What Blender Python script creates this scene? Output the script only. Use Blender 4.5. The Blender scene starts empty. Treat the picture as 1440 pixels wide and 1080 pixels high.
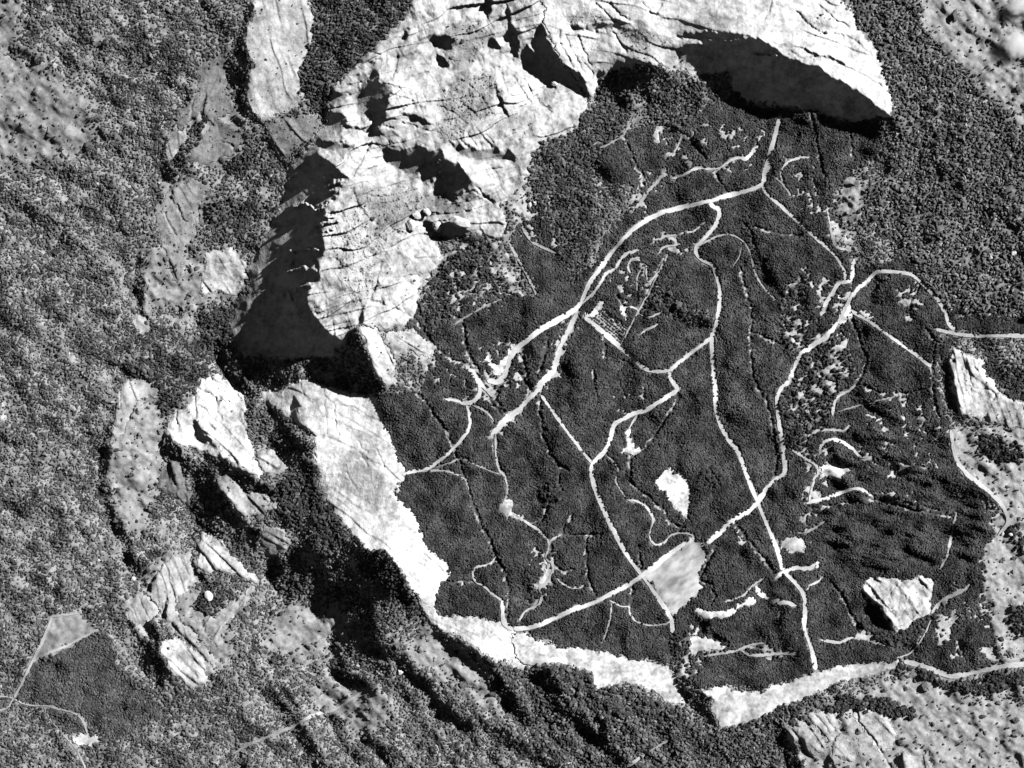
import bpy, math
import numpy as np

# ------------------------------------------------------------------ camera, sky, sun, exposure
S = bpy.context.scene
CAM_H = 6000.0            # metres above the datum
PX = 2.0                  # metres per photograph pixel at the datum
W, H = 1440, 1080
SUN_EL = math.radians(36.0)
TAN = math.tan(SUN_EL)
SHX, SHY = -0.87, 0.493   # direction in which shadows fall (image right / image down)

cd = bpy.data.cameras.new('camera')
cam = bpy.data.objects.new('camera', cd)
S.collection.objects.link(cam)
cam.location = (0, 0, CAM_H)
cd.sensor_fit = 'HORIZONTAL'
cd.angle = 2 * math.atan(W * PX / 2 / CAM_H)
cd.clip_start = 10
cd.clip_end = 60000
S.camera = cam

wd = bpy.data.worlds.new('World')
S.world = wd
wd.use_nodes = True
nt = wd.node_tree
bg = nt.nodes['Background']
sky = nt.nodes.new('ShaderNodeTexSky')
sky.sky_type = 'NISHITA'
sky.sun_disc = False
sky.sun_elevation = SUN_EL
sky.sun_rotation = math.atan2(-SHX, SHY)
sky.air_density = 0.4
sky.dust_density = 0.0
sep = nt.nodes.new('ShaderNodeSeparateColor')  # black and white film behind a red filter sees the red of the sky
nt.links.new(sky.outputs[0], sep.inputs[0])
nt.links.new(sep.outputs['Red'], bg.inputs['Color'])
bg.inputs['Strength'].default_value = 0.05

sl = bpy.data.lights.new('sun', 'SUN')
sl.energy = 5.0
sl.angle = math.radians(0.5)
sl.color = (1, 1, 1)
sun = bpy.data.objects.new('sun', sl)
S.collection.objects.link(sun)
from mathutils import Vector
ldir = Vector((SHX * math.cos(SUN_EL), -SHY * math.cos(SUN_EL), -math.sin(SUN_EL)))
sun.rotation_euler = ldir.to_track_quat('-Z', 'Y').to_euler()
sun.location = (2500, 1500, 3000)

S.view_settings.view_transform = 'Standard'
S.view_settings.look = 'None'
S.view_settings.exposure = 0.72
S.view_settings.gamma = 1.0
S.cycles.volume_bounces = 6
S.cycles.max_bounces = 8
S.cycles.diffuse_bounces = 0

# ------------------------------------------------------------------ numpy map helpers
rng = np.random.default_rng(7)
M = 60                                     # margin of the maps round the frame
MW, MH = W + 2 * M, H + 2 * M
UU, VV = np.meshgrid(np.arange(MW) - M + 0.0, np.arange(MH) - M + 0.0)
FX = np.fft.rfftfreq(MW)[None, :]
FY = np.fft.fftfreq(MH)[:, None]


def fbm(seed, lo, hi, beta=1.0, ang=None, asp=1.0):
    """band-limited noise, wavelengths lo..hi px, unit deviation; ang/asp stretch it along a direction"""
    r = np.random.default_rng(seed)
    f = np.fft.rfft2(r.standard_normal((MH, MW)))
    if ang is None:
        k = np.sqrt(FX ** 2 + FY ** 2)
    else:
        c, s = math.cos(math.radians(ang)), math.sin(math.radians(ang))
        k = np.sqrt((asp * (FX * c + FY * s)) ** 2 + (FX * -s + FY * c) ** 2)
    k = np.maximum(k, 1e-6)
    amp = k ** (-beta) * np.exp(-(k * lo * 0.6) ** 2) * (1 - np.exp(-(k * hi) ** 2))
    n = np.fft.irfft2(f * amp, s=(MH, MW))
    return (n - n.mean()) / n.std()


def blur(a, sig):
    k2 = FX ** 2 + FY ** 2
    return np.fft.irfft2(np.fft.rfft2(a.astype(float)) * np.exp(-2 * (math.pi * sig) ** 2 * k2), s=(MH, MW))


WX = .8 * fbm(1, 4, 16) + 1.3 * fbm(2, 10, 40)
WY = .8 * fbm(3, 4, 16) + 1.3 * fbm(4, 10, 40)


def poly(pts, warp=1.0):
    p = np.asarray(pts, float)
    m = np.zeros((MH, MW), bool)
    x0 = int(max(0, p[:, 0].min() + M - 14)); x1 = int(min(MW, p[:, 0].max() + M + 15))
    y0 = int(max(0, p[:, 1].min() + M - 14)); y1 = int(min(MH, p[:, 1].max() + M + 15))
    if x1 <= x0 or y1 <= y0:
        return m
    sl_ = (slice(y0, y1), slice(x0, x1))
    X = UU[sl_] + warp * WX[sl_]
    Y = VV[sl_] + warp * WY[sl_]
    ins = np.zeros(X.shape, bool)
    n = len(p)
    for i in range(n):
        ax, ay = p[i]
        bx, by = p[(i + 1) % n]
        if ay == by:
            continue
        c = (Y < ay) != (Y < by)
        ins ^= c & (X < (bx - ax) * (Y - ay) / (by - ay) + ax)
    m[sl_] = ins
    return m


def dist_to(pts, reach, warp=0.0):
    """distance in px to a polyline (inf beyond reach)"""
    p = np.asarray(pts, float)
    d = np.full((MH, MW), 1e9)
    for i in range(len(p) - 1):
        ax, ay = p[i][:2]; bx, by = p[i + 1][:2]
        x0 = int(max(0, min(ax, bx) + M - reach - 6)); x1 = int(min(MW, max(ax, bx) + M + reach + 7))
        y0 = int(max(0, min(ay, by) + M - reach - 6)); y1 = int(min(MH, max(ay, by) + M + reach + 7))
        if x1 <= x0 or y1 <= y0:
            continue
        s_ = (slice(y0, y1), slice(x0, x1))
        X = UU[s_] + warp * WX[s_] - ax
        Y = VV[s_] + warp * WY[s_] - ay
        dx, dy = bx - ax, by - ay
        t = np.clip((X * dx + Y * dy) / max(dx * dx + dy * dy, 1e-9), 0, 1)
        d[s_] = np.minimum(d[s_], np.hypot(X - t * dx, Y - t * dy))
    return d


def samp(a, u, v):
    x = np.clip(np.asarray(u, float) + M, 0, MW - 1.001)
    y = np.clip(np.asarray(v, float) + M, 0, MH - 1.001)
    i = x.astype(int); j = y.astype(int)
    fx = x - i; fy = y - j
    return (a[j, i] * (1 - fx) * (1 - fy) + a[j, i + 1] * fx * (1 - fy) +
            a[j + 1, i] * (1 - fx) * fy + a[j + 1, i + 1] * fx * fy)


def near(a, u, v):
    i = np.clip(np.rint(np.asarray(u) + M).astype(int), 0, MW - 1)
    j = np.clip(np.rint(np.asarray(v) + M).astype(int), 0, MH - 1)
    return a[j, i]


def world(u, v, h):
    """real position of the ground point that the survey found at image point u,v and height h"""
    k = PX * (CAM_H - h) / CAM_H
    return np.stack([(u - W / 2) * k, -(v - H / 2) * k, h], -1)


# ------------------------------------------------------------------ survey of the place (image points, 1440 x 1080)
# slopes that drop away from the sun: (steepness relative to the sun ray, outline)
DROPS = [
 (1.25, [(351,4),(357,8),(344,55),(350,80),(361,92),(350,97),(347,139),(356,158),(372,174),(356,174),(336,178),(330,167),(332,147),(328,122),(319,108),(319,94),(329,78),(324,67),(330,53),(337,58),(344,30)]),
 (1.3, [(375,175),(379,194),(393,219),(389,225),(378,211),(372,192)]),
 (1.3, [(233,192),(231,225),(242,239),(250,247),(233,253),(224,239),(226,222),(230,202)]),
 (1.3, [(199,353),(197,387),(206,398),(212,400),(197,412),(203,437),(207,448),(197,439),(189,409),(192,387),(194,365)]),
 (1.3, [(168,558),(161,597),(156,622),(154,663),(151,672),(156,694),(164,706),(151,713),(142,702),(139,686),(143,652),(146,624),(156,591),(164,572)]),
 (1.3, [(158,713),(167,730),(178,752),(174,762),(161,741),(158,722)]),
 (1.3, [(183,755),(187,772),(190,788),(181,791),(178,777)]),
 (1.3, [(269,594),(275,586),(282,600),(287,612),(301,620),(290,623),(280,620),(270,616),(277,610),(276,602)]),
 (1.3, [(233,611),(242,613),(244,624),(256,630),(258,641),(244,644),(236,652),(228,647),(228,622)]),
 (1.25, [(289,638),(314,641),(339,661),(361,674),(381,680),(400,677),(398,688),(383,697),(344,689),(322,672),(297,664),(283,686),(276,668)]),
 (1.25, [(278,658),(303,663),(306,683),(328,713),(347,733),(367,747),(361,766),(319,752),(286,749),(267,711),(275,697)]),
 (1.3, [(275,772),(272,788),(278,805),(294,811),(289,816),(269,808),(268,792)]),
 (1.25, [(493,749),(513,772),(541,774),(560,794),(571,822),(582,833),(602,874),(588,863),(560,838),(527,844),(529,872),(532,899),(548,922),(552,952),(532,947),(510,938),(491,924),(463,919),(470,899),(463,877),(443,872),(446,849),(432,836),(396,838),(377,816),(374,802),(385,788),(374,797),(410,774),(443,772),(479,777),(488,766)]),
 (1.3, [(375,625),(395,593),(395,582),(400,592),(410,607),(423,612),(442,631),(427,637),(430,646),(440,653),(427,662),(407,662),(393,640)]),
 (1.35, [(412,555),(416,558),(417,590),(432,600),(443,613),(437,613),(417,598),(410,590),(408,573)]),
 (1.3, [(374,561),(385,572),(396,591),(388,588),(377,577)]),
 (1.3, [(222,905),(228,924),(239,944),(242,951),(222,963),(208,955),(196,936),(197,927),(211,919)]),
 (1.3, [(172,858),(189,883),(211,908),(219,916),(214,919),(194,897),(178,874)]),
 (1.3, [(207,874),(222,883),(228,897),(219,899),(208,886)]),
 (1.3, [(233,844),(236,855),(231,872),(226,863),(229,852)]),
 (1.3, [(243,880),(267,902),(278,913),(272,913),(247,891)]),
 (1.2, [(452,947),(477,941),(502,947),(518,963),(496,963),(471,952)]),
 (1.25, [(566,936),(602,958),(616,980),(649,1008),(679,1022),(666,1024),(627,1008),(604,974),(588,958),(566,949)]),
 (1.1, [(602,874),(627,891),(654,905),(674,919),(688,930),(700,938),(679,940),(654,936),(638,919),(618,902)]),
 (1.2, [(690,950),(700,945),(745,1010),(735,1022),(715,1000)]),
 # the great west face
 (2.1,  [(452,181),(435,207),(402,240),(396,290),(377,325),(360,355),(330,430),(300,500),(312,520),(330,545),(347,560),(388,547),(430,533),(477,547),(504,555),(530,550),(543,548),(527,528),(516,498),(507,470),(504,459),(482,475),(463,470),(450,455),(438,437),(430,424),(436,404),(450,392),(448,372),(456,350),(452,330),(462,310),(456,292),(472,276),(480,262),(490,250),(468,238),(448,214)]),
 (1.4, [(524,108),(527,100),(530,104),(535,114),(548,118),(566,124),(549,128),(544,149),(539,171),(532,181),(522,193),(515,187),(521,180),(525,164),(510,163),(495,162),(501,148),(500,132),(506,122)]),
 (1.3, [(467,128),(476,132),(500,126),(494,132),(480,138),(470,144),(464,150)]),
 (1.3, [(462,156),(481,159),(489,166),(484,174),(500,178),(520,180),(514,184),(484,182),(452,192),(450,180),(455,169)]),
 (1.2, [(451,195),(465,199),(481,202),(500,204),(490,210),(465,216),(455,210),(440,216),(440,202)]),
 (1.3, [(459,225),(472,235),(481,240),(475,252),(471,264),(450,268),(440,262),(442,236)]),
 (1.3, [(542,205),(552,210),(577,211),(584,204),(596,207),(601,215),(620,210),(612,228),(596,242),(577,247),(559,240),(544,230),(538,216)]),
 (1.3, [(565,159),(581,160),(592,165),(602,171),(615,175),(598,174),(584,169)]),
 (1.35, [(622,210),(625,220),(615,227),(614,236),(618,246),(606,255),(592,260),(594,249),(604,234),(612,222)]),
 (1.35, [(621,227),(641,226),(650,236),(657,246),(664,258),(652,272),(638,281),(618,279),(606,276),(610,264),(618,254)]),
 (1.35, [(635,202),(660,206),(675,210),(697,204),(704,215),(714,207),(720,215),(729,222),(717,225),(700,227),(687,229),(662,222),(645,216)]),
 (1.35, [(609,54),(625,47),(641,56),(632,67),(619,71),(607,67)]),
 (1.3, [(614,74),(625,80),(631,92),(616,95)]),
 (1.2, [(572,38),(577,40),(572,56),(566,61),(567,50)]),
 (1.35, [(677,-20),(692,-20),(690,15),(684,26),(680,12)]),
 (1.3, [(692,52),(707,66),(690,72),(682,70)]),
 (1.35, [(710,-10),(714,6),(716,20),(722,40),(729,54),(731,77),(722,86),(719,60),(716,36),(712,10)]),
 (1.3, [(700,132),(706,140),(710,152),(716,163),(711,161),(704,151)]),
 (1.35, [(590,309),(607,314),(627,315),(646,317),(660,325),(670,324),(647,332),(632,333),(615,330),(602,321)]),
 (1.4, [(508,434),(513,436),(512,446),(505,458),(492,471),(478,477),(474,474),(488,466),(501,452)]),
 # gully east of the buttress and the pillars
 (1.4, [(763,27),(769,54),(780,72),(794,90),(816,103),(827,126),(830,139),(818,135),(803,125),(791,114),(783,124),(770,118),(758,110),(742,98),(736,86),(734,72),(740,60),(752,80),(751,54),(757,34)]),
 (1.3, [(803,34),(819,38),(834,34),(852,32),(874,29),(888,32),(874,36),(848,42),(834,44),(816,42),(806,44),(801,22)]),
 # the great ridge
 (1.9, [(955,69),(984,60),(1000,57),(1026,55),(1067,53),(1075,60),(1109,80),(1126,88),(1153,94),(1167,105),(1187,118),(1212,131),(1224,140),(1240,155),(1252,163),(1232,169),(1218,172),(1196,180),(1182,172),(1162,164),(1137,157),(1095,155),(1070,153),(1042,146),(1023,122),(1012,102),(984,108),(964,119),(940,127),(920,128),(888,143),(834,143),(839,132),(841,103),(855,97),(877,90),(895,83),(913,88),(931,97),(955,100),(953,85)]),
 (1.2, [(945,49),(985,45),(1030,47),(1060,50),(1026,54),(984,55),(960,54)]),
 (.55, [(866,38),(900,40),(940,52),(952,68),(950,88),(920,84),(890,60)]),
 (1.2, [(1126,66),(1150,74),(1175,82),(1192,91),(1180,88),(1155,80),(1130,72)]),
 (1.2, [(416,560),(424,572),(420,580),(412,566)]),
 # right-hand hill, river bend, gullies
 (1.2, [(1226,849),(1240,858),(1254,874),(1254,886),(1243,884),(1229,869)]),
 (1.3, [(1097,1018),(1112,1032),(1118,1050),(1130,1085),(1108,1085),(1098,1040)]),
 (1.2, [(1122,1047),(1128,1038),(1137,1055),(1147,1070),(1138,1066)]),
 (1.2, [(1158,1070),(1167,1060),(1177,1085),(1160,1085)]),
 (1.2, [(745,945),(775,942),(792,972),(800,990),(772,986),(752,966)]),
 (1.2, [(808,1000),(830,1004),(850,1008),(856,1042),(836,1036),(818,1026)]),
 (1.1, [(722,990),(735,1004),(748,1030),(735,1028),(722,1010)]),
 (.8, [(297,161),(306,178),(312,194),(323,192),(339,190),(324,181),(306,169)]),
 (.8, [(519,-20),(548,-20),(546,14),(530,18),(520,12)]),
 (1.25, [(989,874),(1000,873),(1003,890),(1023,897),(1028,905),(1014,900),(998,894),(987,888)]),
 (1.3, [(1332,510),(1337,528),(1343,548),(1344,564),(1350,573),(1347,584),(1339,567),(1333,548),(1330,523)]),
 (1.2, [(1336,500),(1341,504),(1345,514),(1340,510)]),
 (1.2, [(959,966),(978,972),(1001,980),(998,988),(976,1011),(978,997),(967,986)]),
 (1.2, [(998,997),(1009,1022),(998,1013),(992,1002)]),
 (.9, [(1404,1035),(1425,1052),(1440,1062),(1440,1075),(1415,1058)]),
 (0.75, [(1064,351),(1078,362),(1092,389),(1109,417),(1101,420),(1081,396),(1066,366)]),
 (0.9, [(1099,816),(1107,815),(1126,837),(1128,862),(1119,850),(1108,832)]),
 (0.35, [(926,437),(998,442),(1003,459),(987,464),(951,453)]),
 (0.4, [(1240,616),(1276,627),(1300,640),(1270,636),(1245,628)]),
 (0.4, [(1215,706),(1260,716),(1290,722),(1250,722)]),
 (0.45, [(1240,640),(1290,660),(1330,672),(1320,690),(1280,676)]),
 (0.4, [(1385,690),(1410,710),(1400,730),(1380,720)]),
 (0.45, [(1137,160),(1146,190),(1156,220),(1150,230),(1140,200)]),
 (0.45, [(1195,185),(1200,215),(1192,218),(1188,195)]),
 (0.5, [(690,340),(700,360),(710,395),(702,400),(692,372)]),
 (0.6, [(880,410),(960,410),(940,425),(900,430)]),
 (.7, [(1310,0),(1345,25),(1400,60),(1395,66),(1340,34)]),
 (0.6, [(1305,215),(1340,245),(1400,290),(1440,320),(1440,335),(1390,300),(1330,252)]),
]
# slopes that lean towards the sun (same convention, negative steepness)
RISES = [
 (0.35, [(452,181),(560,60),(680,0),(700,60),(620,200),(560,200)]),
 (0.30, [(880,0),(1184,0),(1240,92),(1250,140),(1110,70),(960,45)]),
 (0.25, [(388,547),(430,533),(500,555),(540,583),(560,650),(450,660),(440,611)]),
 (0.30, [(281,533),(347,563),(358,638),(375,674),(328,649),(250,620)]),
 (0.25, [(1240,835),(1310,816),(1309,861),(1262,894)]),
]

# rock: name, label, category, tone, texture direction, texture depth, lift, outline
ROCKS = [
 ('mountain', 'bright craggy granite mountain buttress broken into ledges, above the dark west face', 'mountain', 0.42, -12, .9,
  [(599,-40),(580,0),(554,42),(527,64),(482,108),(467,125),(463,156),(452,180),(435,205),(402,239),(396,267),(396,287),(377,325),(360,355),(330,430),(318,470),(340,500),(420,505),(471,500),(485,478),(507,455),(538,467),(566,459),(588,442),(591,406),(613,381),(621,356),(608,332),(640,334),(663,326),(700,339),(716,318),(704,289),(726,267),(745,242),(748,217),(764,197),(800,189),(817,167),(828,144),(800,97),(764,20),(764,-40)]),
 ('mountain', 'long pale granite ridge with a smooth sunlit back and a shadowed south wall', 'mountain', 0.50, 22, .45,
  [(762,-40),(764,20),(775,60),(800,97),(828,142),(839,126),(853,100),(900,92),(956,97),(975,106),(1020,100),(1040,140),(1095,148),(1162,160),(1200,172),(1254,163),(1255,144),(1246,117),(1243,92),(1229,61),(1207,42),(1204,22),(1184,0),(1170,-40)]),
 ('rock_pinnacle', 'sharp white rock pinnacle at the foot of the mountain beside the great shadow', 'rock', 0.48, 60, .8,
  [(507,459),(527,459),(538,476),(557,506),(556,535),(543,548),(527,528),(516,498)]),
 ('rock_slab', 'long smooth pale rock slab with a black cleft down its left side at the top edge', 'rock', 0.42, 70, .25,
  [(357,-20),(425,-20),(443,28),(440,55),(429,78),(420,103),(424,130),(420,150),(405,160),(390,160),(372,172),(356,158),(347,139),(350,97),(361,92),(350,80),(344,55),(352,20)]),
 ('rock_slab', 'grey scrubby rock slab just below the long smooth slab, against dark woods', 'rock', 0.21, 40, .5,
  [(377,172),(400,165),(430,160),(452,167),(449,183),(416,211),(393,222),(379,194)]),
 ('rock_slab', 'small pale wedge of rock on the far left slope with a black shadow at its foot', 'rock', 0.34, 70, .4,
  [(235,190),(262,178),(260,200),(245,228),(233,228)]),
 ('rock_slab', 'flat dull grey rock sheet with crossing cracks left of the black cleft', 'rock', 0.20, -60, .35,
  [(278,95),(300,80),(322,70),(319,117),(330,156),(306,167),(338,180),(342,194),(328,217),(278,236),(267,211),(300,178),(286,155),(250,185),(242,172),(278,125)]),
 ('rock_slab', 'dull grey fan of bare rock below the cracked grey sheet', 'rock', 0.24, 60, .4,
  [(239,267),(270,250),(300,252),(292,272),(278,295),(275,334),(258,356),(256,389),(246,400),(233,362),(222,328),(217,298)]),
 ('rock_outcrop', 'rounded bright rock outcrop beside the edge of the great shadow', 'rock', 0.37, 60, .9,
  [(290,352),(328,348),(347,376),(349,412),(330,418),(305,408),(280,420),(284,395)]),
 ('rock_outcrop', 'small pale fan shaped outcrop alone on the left slope with dark cleft', 'rock', 0.32, 80, .7,
  [(185,442),(197,440),(212,462),(203,470),(192,467),(186,457)]),
 ('rock_outcrop', 'thin pale rock sliver above the fan shaped outcrop on the left slope', 'rock', 0.29, 70, .6,
  [(197,409),(211,420),(217,442),(209,448),(201,430)]),
 ('rock_slab', 'tall pale curved rock slab facing the left slope with a long thin shadow', 'rock', 0.34, 80, .35,
  [(169,536),(189,531),(206,534),(219,541),(225,552),(217,561),(197,558),(188,577),(180,597),(168,618),(157,622),(161,597),(168,566)]),
 ('rock_outcrop', 'jagged bright outcrop below the tip of the great shadow', 'rock', 0.48, 45, 1.0,
  [(281,533),(300,528),(328,533),(347,563),(344,591),(358,638),(375,674),(342,666),(328,649),(289,638),(250,624),(231,611),(239,588),(272,558)]),
 ('rock_outcrop', 'dark ribbed outcrop below the jagged bright outcrop', 'rock', 0.19, 75, .9,
  [(239,649),(253,649),(261,669),(272,700),(258,708),(239,697),(219,688),(222,672)]),
 ('rock_slab', 'large striped grey rock slab tilted beside the small boulder', 'rock', .34, 68, .35,
  [(211,822),(226,796),(245,782),(267,776),(271,788),(269,808),(283,819),(258,833),(244,846),(256,872),(272,886),(294,913),(306,930),(297,938),(270,905),(244,886),(225,866),(206,840)]),
 ('rock_slab', 'narrow striped grey rock slab at the outer edge of the striped group', 'rock', .33, 60, .35,
  [(176,843),(200,833),(215,843),(226,860),(212,872),(214,902),(194,888),(181,869)]),
 ('rock_slab', 'oval white topped rock slab throwing a black shadow towards the lower left', 'rock', 0.37, 50, .5,
  [(225,905),(247,894),(278,916),(292,941),(292,958),(278,970),(260,962),(242,949),(231,927)]),
 ('rock_outcrop', 'bright broken outcrop above the striped slabs', 'rock', 0.43, 50, .9,
  [(281,752),(303,752),(319,772),(344,797),(367,813),(364,824),(333,811),(314,802),(294,808),(278,797),(275,772)]),
 ('rock_outcrop', 'pale sloping outcrop right of the small boulder and below the broken one', 'rock', 0.32, -50, .6,
  [(318,852),(333,844),(352,820),(362,826),(345,850),(330,868),(312,884),(314,915),(302,908),(285,880),(278,869),(300,866)]),
 ('rock_outcrop', 'grey knobbly outcrop at the head of the lower shadow', 'rock', 0.32, 30, 1.0,
  [(368,741),(399,741),(413,763),(402,777),(382,783),(364,770)]),
 ('rock_outcrop', 'grey lumpy outcrop under the dark notch of the bright slope', 'rock', 0.34, 30, 1.0,
  [(360,633),(385,630),(404,655),(391,669),(366,663)]),
 ('rock_outcrop', 'small grey outcrop among dark bushes west of the bright slope', 'rock', 0.30, 30, 1.0,
  [(366,694),(396,708),(382,719),(364,712)]),
 ('rock_outcrop', 'small pale outcrop at the very edge of the bright slope', 'rock', 0.37, 30, .9,
  [(427,724),(446,736),(438,749),(426,742)]),
 ('rock_slope', 'broad white slope of bare rock and sand west of the plantation', 'rock', .55, 35, .25,
  [(360,558),(388,547),(429,533),(477,547),(504,555),(527,555),(538,583),(549,616),(563,647),(571,663),(566,680),(555,694),(574,713),(585,730),(599,766),(616,780),(631,791),(631,814),(621,824),(609,847),(621,867),(666,866),(706,876),(738,891),(784,909),(745,938),(731,944),(716,933),(693,927),(674,916),(638,891),(618,886),(602,874),(588,844),(571,816),(560,794),(541,774),(513,772),(493,749),(468,719),(452,686),(443,655),(441,613),(418,596),(399,586),(385,572)]),
 ('rock_outcrop', 'big white rock outcrop with dark left edge near the right border', 'rock', 0.46, 70, .8,
  [(1332,498),(1343,489),(1359,500),(1382,506),(1387,526),(1404,548),(1426,564),(1445,570),(1470,600),(1440,606),(1401,597),(1359,588),(1348,583),(1338,545)]),
 ('rock_dome', 'rounded pale rock hill with a dark notch standing among plantation blocks at lower right', 'rock', 0.42, 40, 1.2,
  [(1209,824),(1223,813),(1243,811),(1276,816),(1296,808),(1311,816),(1309,861),(1287,874),(1262,894),(1254,886),(1240,858),(1218,844)]),
 ('rock_outcrop', 'streaked grey outcrop west of the other bottom right rocks, above a shadow', 'rock', 0.32, 40, .7,
  [(1098,1022),(1129,1013),(1151,1030),(1165,1044),(1159,1061),(1146,1063),(1126,1047),(1112,1046)]),
 ('rock_outcrop', 'striped dome of rock at lower right under the dark tree belt', 'rock', 0.36, 55, .6,
  [(1132,1006),(1146,1000),(1171,997),(1186,1016),(1180,1036),(1168,1044),(1152,1028)]),
 ('rock_slab', 'long pale leaning slab at lower right split by a dark crack', 'rock', 0.38, 50, .5,
  [(1204,991),(1222,996),(1250,1010),(1264,1034),(1252,1052),(1240,1060),(1225,1040),(1198,1008)]),
 ('rock_outcrop', 'ribbed grey outcrop on the bottom edge at lower right', 'rock', 0.32, 75, .8,
  [(1259,1063),(1268,1058),(1309,1059),(1313,1110),(1255,1110)]),
 ('rock_outcrop', 'low pale hummock between the leaning slab and the bottom edge', 'rock', 0.34, 40, .6,
  [(1176,1036),(1207,1038),(1212,1058),(1201,1074),(1170,1062)]),
 ('rock_apron', 'pale broken rubble apron below the pinnacle and the mountain', 'rock', 0.40, 30, .7,
  [(538,467),(580,465),(616,490),(606,504),(575,492),(557,505),(548,490)]),
 ('rock_outcrop', 'grey bushy outcrop wedged between two black shadows west of the white slope', 'rock', .30, 40, .8,
  [(303,680),(318,664),(332,676),(350,692),(373,692),(400,713),(378,722),(357,723),(343,731),(328,712),(316,699)]),
]
ROCK_STRUCT = {'mountain', 'rock_slope', 'rock_apron'}

# bare ground: name, label, tone, outline
BARE = [
 ('bare_field', 'mottled pale bare field, five sided, beside the road crossing', 'field', .40,
  [(906,809),(931,787),(964,763),(976,753),(987,761),(994,772),(994,786),(987,797),(981,813),(991,830),(964,847),(948,869),(925,836)]),
 ('clearing', 'brilliant white leaf shaped clearing north of the bare field', 'clearing', .72,
  [(920,677),(931,663),(946,656),(951,666),(959,662),(973,680),(971,708),(964,738),(956,727),(942,708),(931,691)]),
 ('clearing', 'small white forked clearing on the west of the white leaf shaped one', 'clearing', .62,
  [(877,604),(884,602),(887,622),(901,630),(898,637),(884,640),(871,637),(881,627)]),
 ('sand_flat', 'broad white sand flat along the lower edge of the plantation', 'sand flat', .50,
  [(720,890),(737,891),(784,911),(839,913),(876,923),(912,927),(942,938),(953,952),(964,980),(962,988),(942,990),(914,969),(889,961),(870,962),(837,969),(831,944),(790,935),(776,933),(745,938),(725,925)]),
 ('sand_flat', 'grey white sand flat widening west of the long lower road', 'sand flat', .46,
  [(978,970),(1020,963),(1035,972),(1073,969),(1109,957),(1151,944),(1196,935),(1234,930),(1271,929),(1262,940),(1220,952),(1180,958),(1160,972),(1120,985),(1080,1003),(1042,1020),(1015,1024),(1003,1000),(1000,985)]),
 ('sand_bank', 'curved white sand bank beside the dark pool hollow', 'sand bank', .66,
  [(971,858),(980,855),(1000,859),(1022,857),(1040,848),(1064,839),(1065,846),(1040,856),(1027,868),(992,872)]),
 ('sand_bank', 'grey sandy floor below the dark pool hollow', 'sand bank', .46,
  [(972,893),(985,896),(1003,897),(1023,905),(1014,914),(990,916),(972,922),(968,905)]),
 ('clearing', 'white patch on the right slope between two curved erosion scars', 'clearing', .62,
  [(1154,655),(1170,650),(1187,652),(1198,663),(1190,668),(1182,678),(1168,670),(1151,674)]),
 ('clearing', 'small pale clearing in the corner of the lower left plantation', 'clearing', .42,
  [(103,1038),(115,1031),(135,1033),(140,1042),(126,1051),(108,1047)]),
 ('clearing', 'ragged pale clearing south of the white slope path in the valley', 'clearing', .46,
  [(702,708),(712,700),(720,706),(722,720),(738,728),(732,733),(712,730),(702,722)]),
 ('clearing', 'pale streambed clearing, upper of two on the stepped stream', 'clearing', .44,
  [(762,786),(781,800),(774,820),(758,832),(750,825),(762,810),(768,797)]),
 ('clearing', 'white bulb of bare earth in the ploughed corner', 'clearing', .56,
  [(873,430),(879,432),(884,448),(880,452),(873,446)]),
 ('clearing', 'wide white yard where the settlement tracks meet', 'clearing', .68,
  [(1185,428),(1196,424),(1199,436),(1192,452),(1180,456),(1174,452),(1182,442)]),
 ('clearing', 'white splash beside the yard of the settlement tracks', 'clearing', .6,
  [(1176,414),(1188,414),(1189,422),(1182,422)]),
 ('clearing', 'white bank on the inner side of the straight right road', 'clearing', .6,
  [(1205,436),(1226,440),(1232,450),(1224,452)]),
 ('clearing', 'white triangle of bare ground at the top of the road under the ridge', 'clearing', .55,
  [(1076,178),(1077,188),(1068,202),(1063,199),(1072,187)]),
 ('clearing', 'pale wedge in the upper plantation west of the top road', 'clearing', .4,
  [(918,190),(925,170),(933,178),(924,206),(921,200)]),
 ('clearing', 'white forked clearing beside the main road at its lower bend', 'clearing', .62,
  [(681,500),(687,497),(692,509),(699,512),(712,500),(718,484),(728,484),(722,500),(708,519),(704,533),(694,528)]),
 ('clearing', 'pale patch at the left edge of the orchard strips', 'clearing', .58,
  [(818,440),(830,440),(841,424),(850,420),(851,430),(838,446),(831,450)]),
 ('clearing', 'white irregular clearing beside the right hand oblique road', 'clearing', .56,
  [(1033,741),(1040,752),(1049,764),(1044,768),(1038,764)]),
 ('clearing', 'swirled pale scar with rings right of the long straight road', 'clearing', .36,
  [(1098,758),(1112,753),(1128,758),(1133,768),(1126,776),(1110,779),(1099,772)]),
 ('clearing', 'star shaped white scar at the end of the short track', 'clearing', .62,
  [(1143,797),(1147,788),(1153,786),(1152,796),(1146,802)]),
 ('clearing', 'pale shoulder below the rounded rock hill', 'clearing', .5,
  [(1196,898),(1212,886),(1228,890),(1240,902),(1246,908),(1232,909),(1214,903)]),
]
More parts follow.
